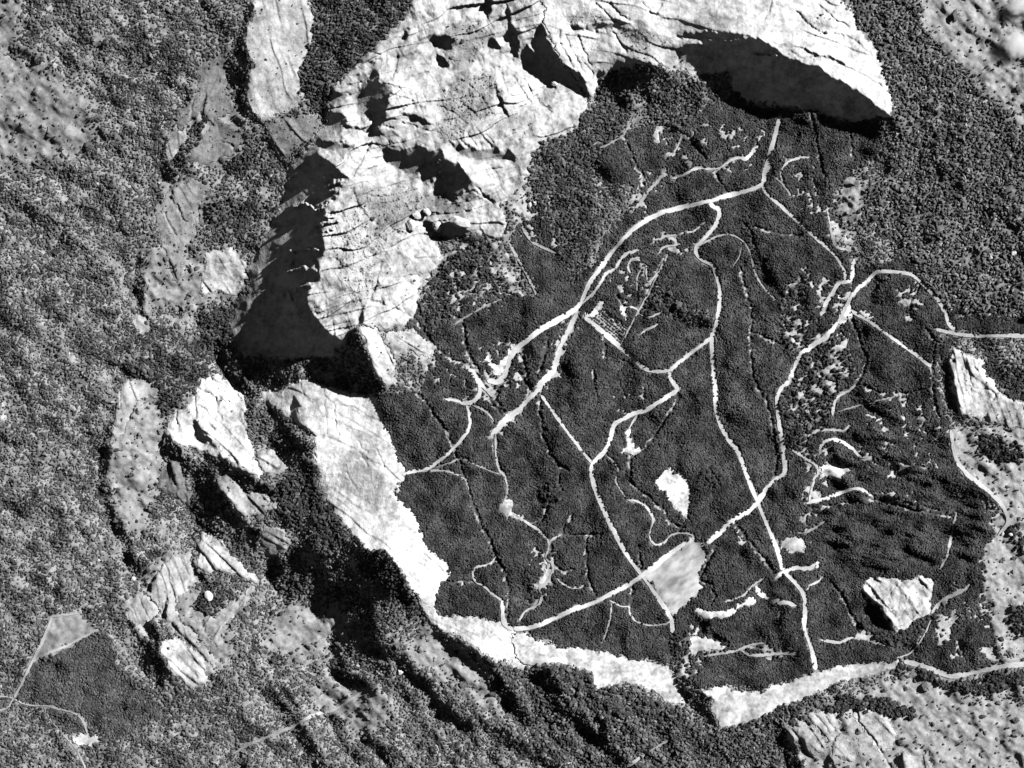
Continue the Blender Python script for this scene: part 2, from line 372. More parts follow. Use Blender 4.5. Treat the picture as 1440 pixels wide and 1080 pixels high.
# ground tone only: pale soil, dark litter (tone, feather px, outline)
SOIL = [
 (.30, 6, [(1283,945),(1330,960),(1390,985),(1420,985),(1470,980),(1470,1120),(1160,1120),(1120,1060),(1150,1000),(1180,985),(1230,962)]),
 (.34, 5, [(1337,600),(1341,641),(1354,666),(1387,686),(1412,711),(1395,735),(1398,749),(1384,769),(1383,830),(1395,870),(1404,919),(1440,930),(1480,900),(1480,590),(1440,600)]),
 (.28, 8, [(1310,-40),(1290,20),(1320,70),(1350,110),(1390,130),(1440,180),(1480,190),(1480,-40)]),
 (.30, 8, [(1300,40),(1330,60),(1350,110),(1330,100),(1300,80)]),
 (.44, 6, [(674,298),(702,287),(716,318),(704,339),(690,330)]),
 (.5, 6, [(704,289),(726,267),(745,242),(748,225),(764,200),(760,230),(735,280),(757,292),(765,312),(752,303),(737,300),(720,296)]),
 (.3, 5, [(1190,250),(1215,250),(1210,285),(1200,320),(1185,300)]),
 (.3, 6, [(1340,330),(1420,330),(1440,400),(1380,420),(1350,380)]),
 (.28, 8, [(1378,960),(1440,950),(1440,990),(1400,980)]),
 (.26, 8, [(440,850),(500,850),(470,925),(400,930),(360,900),(400,850)]),
 (.20, 12, [(0,60),(60,90),(130,140),(140,200),(60,240),(-60,240),(-60,80)]),
 (.17, 10, [(-60,-60),(30,-60),(28,50),(20,80),(-60,90)]),
 (.24, 6, [(615,845),(640,850),(690,920),(700,940),(640,900)]),
 (.22, 8, [(1110,400),(1200,390),(1210,470),(1160,530),(1120,520),(1100,470)]),
]
SOIL += [
 (.27, 5, [(168,560),(225,552),(238,590),(228,612),(236,650),(222,690),(215,720),(200,760),(178,748),(165,705),(156,690),(155,650)]),
 (.26, 6, [(245,180),(290,100),(322,72),(320,120),(345,190),(330,220),(280,240),(250,235)]),
 (.25, 6, [(225,255),(300,245),(292,300),(262,360),(258,400),(240,402),(230,350)]),
 (.24, 6, [(192,350),(230,340),(250,400),(300,345),(345,360),(345,415),(290,425),(215,440),(200,400)]),
 (.25, 6, [(205,790),(250,770),(320,860),(330,920),(290,960),(240,880),(200,850)]),
 (.26, 6, [(600,880),(640,905),(690,945),(720,1000),(690,1010),(640,960),(600,935),(560,920)]),
 (.24, 8, [(440,950),(520,965),(560,1000),(520,1030),(450,1000)]),
]
# canopy broken by pale eroded ground: noise threshold, outline
THIN = [
 (-9, [(1318,869),(1337,863),(1346,874),(1332,902),(1321,911),(1316,890)]), (-9, [(1341,905),(1348,904),(1356,930),(1346,931),(1342,918)]), (-9, [(1382,913),(1401,906),(1406,933),(1396,936),(1386,924)]),
 (-.2, [(1376,690),(1412,712),(1396,735),(1378,715)]), (.3, [(1395,760),(1385,830),(1395,880),(1370,850),(1375,800)]),
 (.15, [(1105,400),(1130,378),(1150,400),(1165,390),(1200,400),(1195,430),(1180,470),(1200,470),(1190,500),(1160,520),(1165,490),(1130,500),(1100,475),(1095,455),(1120,430)]),
 (.5, [(1130,520),(1170,500),(1200,520),(1180,560),(1150,590),(1125,600),(1110,570)]),
 (.35, [(1130,620),(1160,610),(1175,660),(1150,720),(1140,770),(1110,780),(1125,730),(1130,680)]),
 (.3, [(795,440),(815,440),(800,490),(785,530),(760,560),(735,580),(705,615),(680,615),(700,590),(740,550),(770,520),(775,490)]),
 (.4, [(650,505),(700,480),(740,480),(760,500),(740,540),(690,560),(650,570)]),
 (.3, [(745,770),(785,770),(785,820),(760,855),(735,870),(745,830)]),
 (.3, [(970,860),(990,870),(980,900),(1020,910),(990,925),(970,960),(955,955),(965,900)]),
 (.5, [(905,335),(970,325),(985,345),(960,360),(930,365)]),
 (.6, [(845,375),(900,350),(930,380),(915,420),(870,420)]),
 (.7, [(640,490),(600,520),(560,545),(600,545),(650,540)]), (.5, [(560,485),(600,478),(620,500),(600,530),(575,520)]),
 (.55, [(1180,240),(1215,245),(1215,300),(1195,355),(1170,330)]), (.6, [(1095,230),(1130,225),(1170,290),(1170,340),(1120,280)]),
 (.9, [(930,170),(1080,170),(1060,240),(940,250)]), (.6, [(900,250),(940,240),(910,300),(880,310)]),
 (.8, [(1240,540),(1330,580),(1340,660),(1260,680),(1200,640)]), (.6, [(1230,690),(1300,690),(1300,705),(1240,705)]),
 (.5, [(1260,400),(1290,395),(1300,440),(1270,450)]), (.6, [(1100,940),(1050,910),(1120,905)]),
 (.5, [(1300,860),(1350,820),(1385,830),(1400,880),(1370,880),(1330,870)]), (1.1, [(860,545),(910,530),(920,570),(870,590)]),
 (.4, [(735,270),(770,280),(790,350),(760,350),(740,320),(720,330)]), (.7, [(590,320),(680,330),(760,400),(700,430),(620,450)]),
]

# roads and tracks: name, label, width px, tone, raggedness, points
ROADS = [
 ('road', 'main white road curving from under the ridge down past the orchard strips', 8.5, .68, .5,
  [(1097,164),(1090,189),(1083,217),(1077,242),(1072,261),(1054,268),(1023,275),(998,283),(964,290),(931,299),(912,307),(892,321),(876,337),(859,356),(842,380),(828,399),(817,426),(809,436),(781,452),(762,462),(743,477),(727,489),(718,503),(710,528),(702,538),(685,535)]),
 ('dirt_track', 'wide ragged eroded track running from the main road down the valley', 10, .58, 2.4,
  [(812,437),(803,459),(792,478),(785,495),(780,520),(763,537),(752,552),(730,577),(711,591),(690,612)]),
 ('road', 'white road with a hairpin and an s bend dropping south from the main road', 7.5, .68, .5,
  [(1000,284),(1000,289),(1011,294),(1012,302),(1008,314),(998,327),(984,342),(977,350),(981,362),(992,369),(1003,372),(1007,387),(1012,406),(1012,428),(1007,459),(1000,475),(1001,492),(1003,520),(1006,548),(1006,572),(1012,597),(1022,615),(1038,634),(1048,663),(1059,691),(1075,730),(1092,769),(1101,802)]),
 ('road', 'white road looping west from the fork and on to the orchard strips', 7, .66, .5,
  [(1000,475),(978,492),(959,506),(942,522),(914,523),(898,512),(873,489),(845,464),(822,446)]),
 ('road', 'white road stepping south west from the loop and down to the bare field', 7.5, .67, .5,
  [(941,523),(943,535),(955,547),(937,559),(920,569),(908,578),(892,580),(876,590),(863,595),(859,616),(851,636),(832,651),(831,669),(839,694),(853,727),(873,766),(886,788),(903,810),(920,833),(945,869),(946,890)]),
 ('road', 'thin white road running straight down to the three way junction', 5, .6, .5,
  [(761,556),(778,580),(798,608),(815,630),(832,651)]),
 ('road', 'white road along the north edge of the bare field to the sand flat', 8, .68, .6,
  [(722,884),(748,883),(781,869),(812,854),(834,849),(853,838),(881,824),(903,810),(931,787),(964,763)]),
 ('road', 'white road climbing from the bare field to the right hand crossing and north', 7.5, .67, .6,
  [(994,764),(1014,747),(1031,730),(1053,720),(1064,708),(1078,688),(1089,674),(1102,668),(1105,655),(1100,622),(1096,599),(1092,566),(1094,550),(1110,536)]),
 ('dirt_track', 'ragged white track through the settlement clearings', 8, .64, 1.8,
  [(1110,536),(1118,512),(1129,495),(1146,484),(1162,475),(1179,452),(1190,432),(1197,416),(1209,404),(1221,394)]),
 ('road', 'grey white road arching over the small block beside the settlement', 6, .58, .5,
  [(1219,396),(1233,381),(1254,382),(1282,385),(1296,398),(1318,420),(1329,439),(1334,456),(1343,463)]),
 ('road', 'straight pale ridge road running down to the right from the settlement', 5.5, .6, .8,
  [(1198,437),(1212,446),(1229,456),(1262,481),(1290,500),(1309,516)]),
 ('road', 'pale road leaving the right border below the dark strip', 6, .5, .6,
  [(1316,463),(1340,469),(1373,473),(1401,472),(1440,472),(1470,472)]),
 ('road', 'white road running from the road head diagonally to the settlement', 5.5, .62, .6,
  [(1072,261),(1079,275),(1096,288),(1123,312),(1146,334),(1173,357),(1180,368),(1189,383),(1188,394)]),
 ('dirt_track', 'white track bending through the upper settlement', 7, .64, 1.4,
  [(1201,364),(1199,384),(1196,397),(1179,397),(1170,412),(1163,424),(1158,432)]),
 ('road', 'wide pale road along the lower right edge of the plantation', 9, .52, 1.0,
  [(1271,930),(1298,936),(1318,945),(1340,952),(1362,948),(1390,941),(1415,936),(1440,934),(1470,932)]),
 ('road', 'straight white road continuing down to the lower long road', 8, .66, .6,
  [(1101,802),(1108,810),(1120,822),(1131,836),(1132,863),(1130,881),(1137,902),(1143,919),(1147,942)]),
 ('dirt_track', 'short white track with a kink ending in the star shaped scar', 6.5, .64, 1.0,
  [(1090,814),(1102,804),(1123,797),(1132,800),(1141,799),(1148,792)]),
 ('road', 'pale straight road in the lower left plantation corner', 5, .46, .5,
  [(73,868),(60,902),(44,933),(31,961),(20,981)]),
 ('road', 'pale branch road cutting across the lower left corner plantation', 4.2, .46, .5,
  [(44,931),(66,919),(92,909),(115,897),(138,885)]),
 ('dirt_track', 'pale curved top edge track of the lower left corner field', 3.5, .38, 1.0,
  [(73,868),(84,865),(97,864),(112,862)]),
 ('dirt_track', 'short pale track crossing the left border', 3.6, .42, .6,
  [(-20,979),(4,979),(20,981),(15,988),(13,995),(0,998),(-20,1003)]),
 ('footpath', 'thin pale path curving to the lower left clearing', 3.2, .44, .6,
  [(20,983),(39,992),(64,992),(83,997),(108,1003),(119,1016),(123,1033)]),
 ('footpath', 'thin pale path running off the bottom edge at lower left', 3.0, .42, .6,
  [(62,994),(69,1011),(94,1038),(108,1055),(119,1077),(128,1100)]),
 ('footpath', 'faint pale path crossing the scrub at the bottom', 4.4, .42, 1.2,
  [(328,1059),(361,1042),(407,1024),(441,1004),(466,1001),(490,986),(512,970)]),
 ('road', 'white road from the bare slope into the left plantation', 5.5, .64, .5,
  [(566,668),(574,664),(604,659),(627,641),(649,619),(661,602),(661,583),(656,570)]),
 ('footpath', 'thin pale path bordering the big left block on its north', 3.2, .5, .8,
  [(590,664),(604,661),(627,662),(644,668),(655,674),(659,688)]),
 ('footpath', 'thin broken path above the big left block', 2.6, .42, 1.0,
  [(613,657),(638,649),(649,644),(666,652),(688,662),(704,667)]),
 ('dirt_track', 'white ragged track north west of the valley junction', 6, .6, 1.6,
  [(626,561),(640,563),(652,567),(666,565),(675,556),(674,540),(668,528),(664,520)]),
 ('dirt_track', 'ragged white strip from the left junction towards the valley track', 5, .56, 1.6,
  [(664,570),(682,577),(690,585),(694,592)]),
 ('dirt_track', 'ragged white strip cutting north from the valley junctions', 6, .58, 1.8,
  [(655,514),(664,522),(672,534),(682,547),(695,559)]),
 ('footpath', 'thin pale edge path down the left valley', 3.4, .46, 1.0,
  [(697,610),(697,641),(701,661),(711,669),(714,691),(708,705)]),
 ('footpath', 'pale path stepping along the middle stream', 3.6, .46, 1.2,
  [(720,720),(737,733),(756,744),(773,761),(770,776),(766,784),(781,797),(772,816),(757,826),(763,838),(758,852),(742,856),(730,872)]),
 ('footpath', 'short pale spur east of the middle stream', 3.0, .5, .8,
  [(773,761),(781,756),(789,752)]),
 ('footpath', 'white stepped path between the two lower left blocks', 4, .6, .8,
  [(698,782),(691,793),(680,796),(669,797),(664,806),(668,818),(680,824),(693,836),(706,845)]),
 ('dirt_track', 'white track widening down to the sand flat', 6.5, .64, 1.0,
  [(706,845),(707,860),(707,874),(721,886)]),
 ('footpath', 'small white loop path north of the bare field', 4, .58, .6,
  [(976,754),(967,750),(956,749),(944,752),(937,761),(930,766),(920,766),(913,757),(914,748),(920,732),(916,722),(908,712),(897,705),(886,703)]),
 ('footpath', 'thin pale path west of the white leaf shaped clearing', 2.8, .44, 1.0,
  [(853,641),(862,648),(870,660),(868,668),(864,677),(872,688),(882,704),(892,705)]),
 ('footpath', 'short pale spur meeting the stepped road from the small clearing', 3, .48, .8,
  [(896,583),(890,594),(884,603)]),
 ('footpath', 'thin pale curl beside the top road', 3.4, .5, .8,
  [(1139,222),(1128,221),(1119,223),(1108,228),(1100,236),(1097,246),(1100,254)]),
 ('footpath', 'thin pale path south of the road head', 3.6, .46, 1.0,
  [(1084,234),(1085,245),(1096,254),(1108,268),(1112,276),(1122,275)]),
 ('footpath', 'narrow pale erosion scar right of the diagonal road', 4.2, .44, 1.6,
  [(1163,296),(1167,315),(1170,331),(1174,346),(1184,350),(1194,353)]),
 ('footpath', 'white winding scar in the upper plantation', 5.2, .62, 1.4,
  [(945,251),(958,248),(968,242),(981,236),(995,238),(1009,238),(1020,231),(1030,223),(1040,221),(1048,225),(1056,217),(1066,205)]),
 ('footpath', 'pale scar down the middle of the upper blocks', 3.4, .46, 1.0,
  [(934,178),(946,181),(959,187),(956,200),(948,214),(937,221)]),
 ('footpath', 'ragged light streambed above the main road', 5, .36, 2.0,
  [(936,236),(928,250),(914,266),(908,274),(898,288),(890,297)]),
 ('footpath', 'faint pale scar at the upper left of the plantation', 2.8, .34, 1.2,
  [(844,208),(862,200),(876,191),(888,172),(894,160)]),
 ('footpath', 'thin pale path inside the s bend of the main roads', 3, .46, .8,
  [(920,338),(936,333),(950,331),(962,327),(974,326),(984,319),(992,312)]),
 ('footpath', 'thin curved pale path west of the hairpin', 3, .48, .8,
  [(925,358),(930,350),(937,346),(948,345),(957,343)]),
 ('footpath', 'straight thin path from the hairpin field to the orchard strips', 2.8, .46, .5,
  [(938,360),(930,376),(921,393),(912,414),(898,437),(884,463),(873,486)]),
 ('footpath', 'white v shaped scar on the thin straight path', 3.6, .56, .8,
  [(909,374),(909,386),(911,398),(918,392),(926,382)]),
 ('footpath', 'small hooked pale scar beside the main road', 3.6, .5, .8,
  [(900,362),(892,363),(885,368),(882,378),(888,386)]),
 ('footpath', 'tiny pale curved scar west of the v shaped scar', 2.2, .44, .6,
  [(902,377),(897,385),(895,395),(896,408)]),
 ('dirt_track', 'white track parallel to the main road above the orchard', 5, .6, 1.4,
  [(896,352),(880,357),(873,364),(865,378),(850,386),(846,396),(836,411),(820,426)]),
 ('footpath', 'white curl ending at the bulb in the ploughed corner', 3.6, .56, .8,
  [(880,433),(886,431),(893,433),(898,437)]),
 ('footpath', 'white arc below the wooded corner', 3.6, .58, .8,
  [(898,441),(906,445),(916,445),(924,442),(931,438)]),
 ('footpath', 'white arc with a tail in the hill plantation', 4, .58, .8,
  [(901,470),(907,464),(916,461),(925,456)]),
 ('footpath', 'thin pale loop enclosing the small block east of the hairpin', 3, .46, .4,
  [(980,347),(998,337),(1012,331),(1024,329),(1037,333),(1049,342),(1056,360),(1062,385),(1070,400),(1080,411),(1089,420)]),
 ('footpath', 'faint thin path across the small looped block', 2, .36, .4,
  [(1043,342),(1042,352),(1039,363),(1031,373)]),
 ('footpath', 'white curved scar like a hook on the right slope', 4.6, .56, 1.0,
  [(1171,584),(1172,572),(1176,560),(1184,554),(1195,549),(1203,541)]),
 ('footpath', 'white scar running east from the right stream', 5, .54, 1.2,
  [(1136,614),(1142,609),(1152,605),(1170,604),(1184,606),(1191,603),(1194,598)]),
 ('footpath', 'white arch shaped scar on the right slope', 5.2, .56, 1.2,
  [(1152,638),(1154,628),(1160,620),(1170,617),(1184,621),(1196,628),(1206,640),(1214,645),(1226,641)]),
 ('dirt_track', 'pale track hugging the right stream', 4.6, .54, 1.4,
  [(1114,632),(1130,643),(1146,652),(1152,664),(1146,672),(1142,684),(1140,697),(1138,706)]),
 ('footpath', 'white sickle scar running out along the right slope', 5, .58, 1.0,
  [(1134,708),(1148,704),(1160,702),(1172,697),(1184,692),(1196,688),(1209,687),(1218,692),(1227,698)]),
 ('footpath', 'thin broken pale scar above the swirled one', 3.6, .44, 1.4,
  [(1131,750),(1142,744),(1152,738),(1160,733)]),
 ('footpath', 'thin pale line across the right slope', 2, .30, .3,
  [(1174,580),(1200,572),(1230,564),(1262,557)]),
 ('footpath', 'pale dashed line on the far right slope', 3.4, .4, 1.4,
  [(1345,722),(1341,740),(1336,760),(1333,780),(1322,800)]),
 ('dirt_track', 'white spur joining the sand bank to the straight road', 7, .64, 1.6,
  [(1063,824),(1066,832),(1075,839),(1090,844),(1106,848),(1120,852)]),
 ('footpath', 'white spur pointing down from the sand bank', 5.5, .6, 1.4,
  [(1098,847),(1097,858),(1094,870)]),
 ('footpath', 'thin white curve at the top of the sand bank spur', 3.2, .54, .8,
  [(1020,846),(1034,842),(1046,838),(1056,826),(1062,820),(1072,814)]),
 ('footpath', 'thin white curve east of the straight lower road', 3, .54, .4,
  [(1134,830),(1138,824),(1146,820),(1153,817),(1155,811)]),
 ('footpath', 'pale forked track, upper prong, above the lower long road', 4.6, .5, 1.0,
  [(990,923),(1014,919),(1040,914),(1052,908),(1064,905),(1077,904)]),
 ('footpath', 'pale forked track, lower prong, above the lower long road', 6, .52, 1.0,
  [(1042,914),(1050,920),(1062,922),(1080,920),(1100,919),(1121,919)]),
 ('footpath', 'white curved lane under the bare field corner', 3.4, .58, .6,
  [(946,872),(936,877),(918,880),(902,877),(890,871),(886,862),(885,852),(876,854),(868,850),(858,845)]),
 ('footpath', 'short pale lane dropping to the sand flat', 2.4, .42, .5,
  [(860,848),(859,868),(852,890),(846,905)]),
 ('footpath', 'white edge lane of the lower blocks', 3.2, .56, .8,
  [(783,813),(792,822),(804,827),(816,826),(822,822)]),
 ('footpath', 'white lane bordering the small block beside the lower right hill', 4, .54, 1.0,
  [(1154,900),(1166,902),(1180,904),(1192,899),(1200,896)]),
 ('footpath', 'pale edge of the upper left blocks', 3.8, .44, 1.6,
  [(716,342),(724,356),(733,372),(742,388),(750,404),(754,416)]),
 ('footpath', 'pale ragged ledge path between two upper left blocks', 6, .5, 2.0,
  [(735,320),(746,340),(758,346),(770,350),(782,356)]),
 ('footpath', 'straight faint line crossing the grassy strip', 2.4, .34, .5,
  [(640,455),(662,442),(684,430),(704,421)]),
 ('footpath', 'pale stony lane through the bottom wood', 4, .34, 1.4,
  [(882,1078),(905,1062),(925,1050),(940,1040)]),
 ('footpath', 'pale track along the right bare ground beside the plantation', 7, .5, 1.0,
  [(1337,604),(1342,640),(1355,664),(1388,688),(1412,712),(1420,735),(1404,752)]),
 ('dirt_track', 'pale rough track east of the rounded rock hill', 5, .36, 1.8,
  [(1360,826),(1342,836),(1322,846),(1310,862)]),
 ('footpath', 'thin pale link from the lower road up to the wooded belt', 2.6, .46, .4,
  [(1262,925),(1274,922),(1284,916),(1298,897),(1306,880),(1310,868)]),
]
# tree-free lines in the plantation that read as dark joints: width, points
GAPS = [
 (3.4, [(588,553),(604,572),(622,598),(636,622),(644,642),(650,656),(656,680),(664,705),(674,730),(690,762),(700,785),(712,806),(715,830),(713,870)]),
 (3, [(967,192),(980,208),(992,222)]), (3, [(1006,242),(1014,257),(1023,271)]),
 (3, [(848,206),(830,246)]), (3, [(876,190),(890,220),(908,262)]),
 (3, [(562,420),(580,445),(600,470),(612,488),(640,508),(658,512)]), (3, [(653,462),(655,490),(660,512)]),
 (4, [(640,440),(652,460),(660,500),(672,520)]),
 (3.4, [(693,612),(697,640),(706,664)]),
 (3.6, [(760,556),(760,580),(764,610),(772,636),(788,655),(798,660)]),
 (3.2, [(790,662),(784,676),(790,690),(772,706),(764,732),(742,738)]),
 (2.6, [(788,752),(794,738),(806,724)]), (2.4, [(828,752),(824,780),(828,812),(838,838)]),
 (3.2, [(774,762),(776,780),(783,797)]), (3, [(783,799),(796,804),(806,800)]),
 (3.4, [(789,752),(820,752),(848,751)]),
 (2.4, [(1041,376),(1050,410),(1058,440),(1055,480),(1060,530),(1066,545)]),
 (2.4, [(1056,466),(1076,474),(1098,484)]),
 (3, [(1064,545),(1076,560),(1086,590),(1090,620),(1092,650),(1089,668)]),
 (3, [(1062,318),(1085,326),(1120,332),(1134,328)]), (3, [(1046,312),(1060,330),(1062,350)]),
 (3.4, [(954,556),(942,580),(932,598),(918,615),(908,628)]),
 (3, [(890,616),(886,650),(888,680),(906,694),(930,714),(945,735),(960,742)]),
 (4, [(1006,768),(996,790),(984,815),(1000,822),(1006,838),(1000,850)]),
 (3.4, [(1034,735),(1052,758),(1070,780),(1090,806)]),
 (2.6, [(1052,908),(1070,912)]),
 (3.4, [(1168,818),(1184,836),(1200,870),(1208,884)]),
 (3, [(1310,870),(1300,893),(1280,916)]),
 (2.4, [(852,510),(850,470),(846,462)]), (2.4, [(834,520),(840,560)]),
 (3, [(1197,440),(1206,470),(1220,508),(1214,525),(1205,540)]),
 (2.6, [(1206,540),(1240,552),(1280,553),(1310,545)]),
 (3.6, [(1215,700),(1240,704),(1290,718),(1340,728)]), (2.8, [(1150,715),(1200,706),(1260,703),(1330,720)]),
 (3, [(1140,160),(1148,195),(1160,250)]), (3, [(1195,180),(1200,225)]),
 (4.5, [(690,560),(695,572),(712,588)]), (4.5, [(730,525),(742,540),(752,546)]), (4, [(672,536),(702,538)]),
 (3.4, [(718,503),(700,548),(698,562),(716,586)]),
 (3, [(733,500),(742,520),(744,548)]), (3.4, [(770,470),(766,500),(757,530)]),
 (5, [(868,413),(872,424),(877,432)]), (2.6, [(934,362),(902,432)]),
 (2.6, [(882,462),(868,456),(856,440)]),
 (3, [(1310,516),(1312,560),(1322,590)]), (3, [(1300,460),(1316,480),(1312,512)]),
 (3, [(1254,383),(1236,400),(1226,410)]), (2.4, [(1296,398),(1284,415),(1280,440)]),
 (2.6, [(640,872),(670,866),(704,876)]), (3, [(629,816),(650,818),(668,819)]),
 (3, [(900,780),(903,806)]), (2.4, [(889,826),(887,852)]),
 (3, [(1395,442),(1375,436),(1345,446)]), (3, [(700,330),(712,352),(726,392),(736,415)]),
]
PLANTATION = [(830,215),(846,204),(870,191),(905,178),(940,170),(965,160),(985,150),(1020,140),(1042,148),(1100,157),(1140,156),(1180,176),(1238,166),(1240,200),(1228,225),(1198,240),(1172,270),(1166,300),(1174,345),(1192,358),(1200,380),(1232,378),(1250,368),(1270,362),(1288,370),(1300,396),(1318,402),(1335,428),(1360,440),(1396,434),(1440,446),(1480,448),(1480,466),(1440,468),(1400,468),(1345,464),(1322,466),(1316,500),(1318,540),(1330,578),(1336,602),(1341,641),(1354,666),(1387,686),(1412,711),(1392,736),(1398,749),(1384,772),(1383,832),(1394,870),(1405,920),(1400,938),(1340,950),(1300,934),(1271,928),(1234,929),(1196,934),(1151,942),(1109,955),(1073,966),(1020,962),(980,968),(974,945),(966,925),(942,932),(912,925),(876,921),(839,912),(784,908),(750,890),(706,874),(666,864),(621,864),(609,846),(622,823),(631,814),(631,791),(616,780),(599,766),(585,730),(574,713),(558,694),(571,668),(563,647),(549,616),(538,583),(529,556),(560,552),(592,552),(602,520),(614,494),(585,468),(572,455),(590,432),(600,420),(640,418),(690,420),(735,412),(752,420),(735,380),(716,345),(720,330),(738,300),(750,285),(762,292),(785,330),(800,345),(800,392),(836,375),(850,340),(880,300),(905,268),(870,255),(845,240)]
# plantation blocks: seed point, relative tone, label
BLOCKS = [
 (590,600,.95,'dark block beside the white slope, left of the diagonal road into the bare slope'),
 (640,585,.95,'narrow dark block between the dark joint and the curved end of the left road'),
 (610,730,.9,'large dark block below the left road with a stepped edge on the white slope'),
 (700,740,.95,'long dark block between the dark joint and the left valley path'),
 (660,840,.85,'small rounded dark block on the sand above the sand flat'),
 (690,812,.9,'little dark block in the bend of the white stepped path'),
 (740,650,.92,'tall dark block south of the wide eroded valley track'),
 (790,610,.82,'narrow dark block west of the thin straight road'),
 (820,700,.9,'dark block with a round tree clump on its western side'),
 (790,780,.9,'dark block east of the stepped stream, cut by thin joints'),
 (850,790,.9,'dark block in the angle of the two roads west of the bare field'),
 (810,880,.95,'dark wedge of plantation between the lower road and the sand flat'),
 (910,905,.92,'dark block under the curved lane south west of the bare field'),
 (920,850,.9,'small dark triangular block west of the bare field road'),
 (820,838,.9,'small dark block above the lower road by the stream'),
 (895,690,1.0,'dark block between the stepped road and the white leaf shaped clearing'),
 (930,590,1.0,'dark rounded block inside the step of the stepped road'),
 (980,620,.95,'broad dark block west of the long south road'),
 (1010,740,.9,'dark block under the right climbing road beside the bare field'),
 (1050,600,1.12,'long smooth block east of the long south road'),
 (1030,420,1.2,'lighter smooth block east of the s bend'),
 (1085,500,1.12,'smooth block west of the settlement track'),
 (1010,350,.98,'small smooth block inside the thin loop path'),
 (970,430,.95,'dark hill block enclosed by the looping roads'),
 (890,400,.92,'dark scarred block between the main road and the thin straight path'),
 (855,448,.95,'ploughed corner block above the orchard strips'),
 (800,540,.95,'dark block below the orchard strips and east of the eroded track'),
 (870,560,1.0,'dark speckled block west of the stepped road'),
 (820,590,1.05,'dark scarred block right of the thin straight road'),
 (1100,330,.95,'broad dark block south of the diagonal road'),
 (1110,390,.9,'dark block beside the wooded gully'),
 (950,310,1.0,'dark curved block below the bend of the main road'),
 (930,260,1.0,'dark block above the main road, cut by a dark joint'),
 (1050,245,1.0,'dark block in the corner of the road head'),
 (870,240,.95,'dark block on the upper left of the main road'),
 (930,195,1.0,'small dark block between pale wedges under the ridge'),
 (1010,190,1.1,'smooth dark block below the ridge shadow'),
 (1125,200,1.1,'smooth shaded hillside block right of the road head'),
 (1180,210,1.0,'dusky hillside block under the tip of the ridge'),
 (1125,255,.95,'small dark block inside the thin pale curl'),
 (1150,300,.95,'dark wedge between the diagonal road and the erosion scar'),
 (760,320,.9,'isolated dark block by the pale apron, north of the ledge path'),
 (760,380,.9,'isolated dark block south of the ledge path'),
 (700,380,.95,'dark sliver below the pale gravel fan'),
 (700,470,.9,'dark block west of the forked white clearing'),
 (640,470,.95,'dark grassy block below the faint straight line'),
 (640,530,.95,'dark block at the head of the left road'),
 (675,545,.9,'tiny dark block caught between white tracks'),
 (725,540,.95,'dark kite shaped block beside the valley tracks'),
 (745,510,.9,'small dark block by the main road bend'),
 (770,500,.9,'narrow dark strip between the main road and the eroded track'),
 (1270,420,.95,'dark block under the arching road by the settlement'),
 (1310,440,.9,'small dark block inside the bend of the arching road'),
 (1280,470,.95,'dark block between the straight right road and the arching road'),
 (1255,520,.9,'dark block south of the straight right road'),
 (1140,430,.85,'dark patch in the middle of the settlement tracks'),
 (1400,455,.85,'dark strip meeting the right border'),
 (1270,600,.98,'rippled slope block right of the hook shaped scar'),
 (1290,680,.95,'broad rippled slope block near the right bare ground'),
 (1250,760,.95,'broad dark slope block above the rounded rock hill'),
 (1350,840,.95,'dark block between the rounded hill and the right bare ground'),
 (1350,910,.9,'dark block above the curve of the lower right road'),
 (1115,700,1.05,'dark block right of the climbing road'),
 (1060,760,.95,'narrow dark strip along the long south road'),
 (1040,790,.9,'dark block left of the three road star'),
 (1115,860,.8,'dark hollow between the straight lower road and the sand bank'),
 (1060,880,.95,'dark block below the curved sand bank'),
 (1050,945,.95,'long dark block along the lower long road'),
 (1170,860,.95,'dark block east of the straight lower road'),
 (1210,915,.92,'dark strip above the lower long road by the pale shoulder'),
 (985,840,.9,'small dark block between the bare field and the sand bank'),
 (1120,815,1.0,'small block right of the three road star'),
]
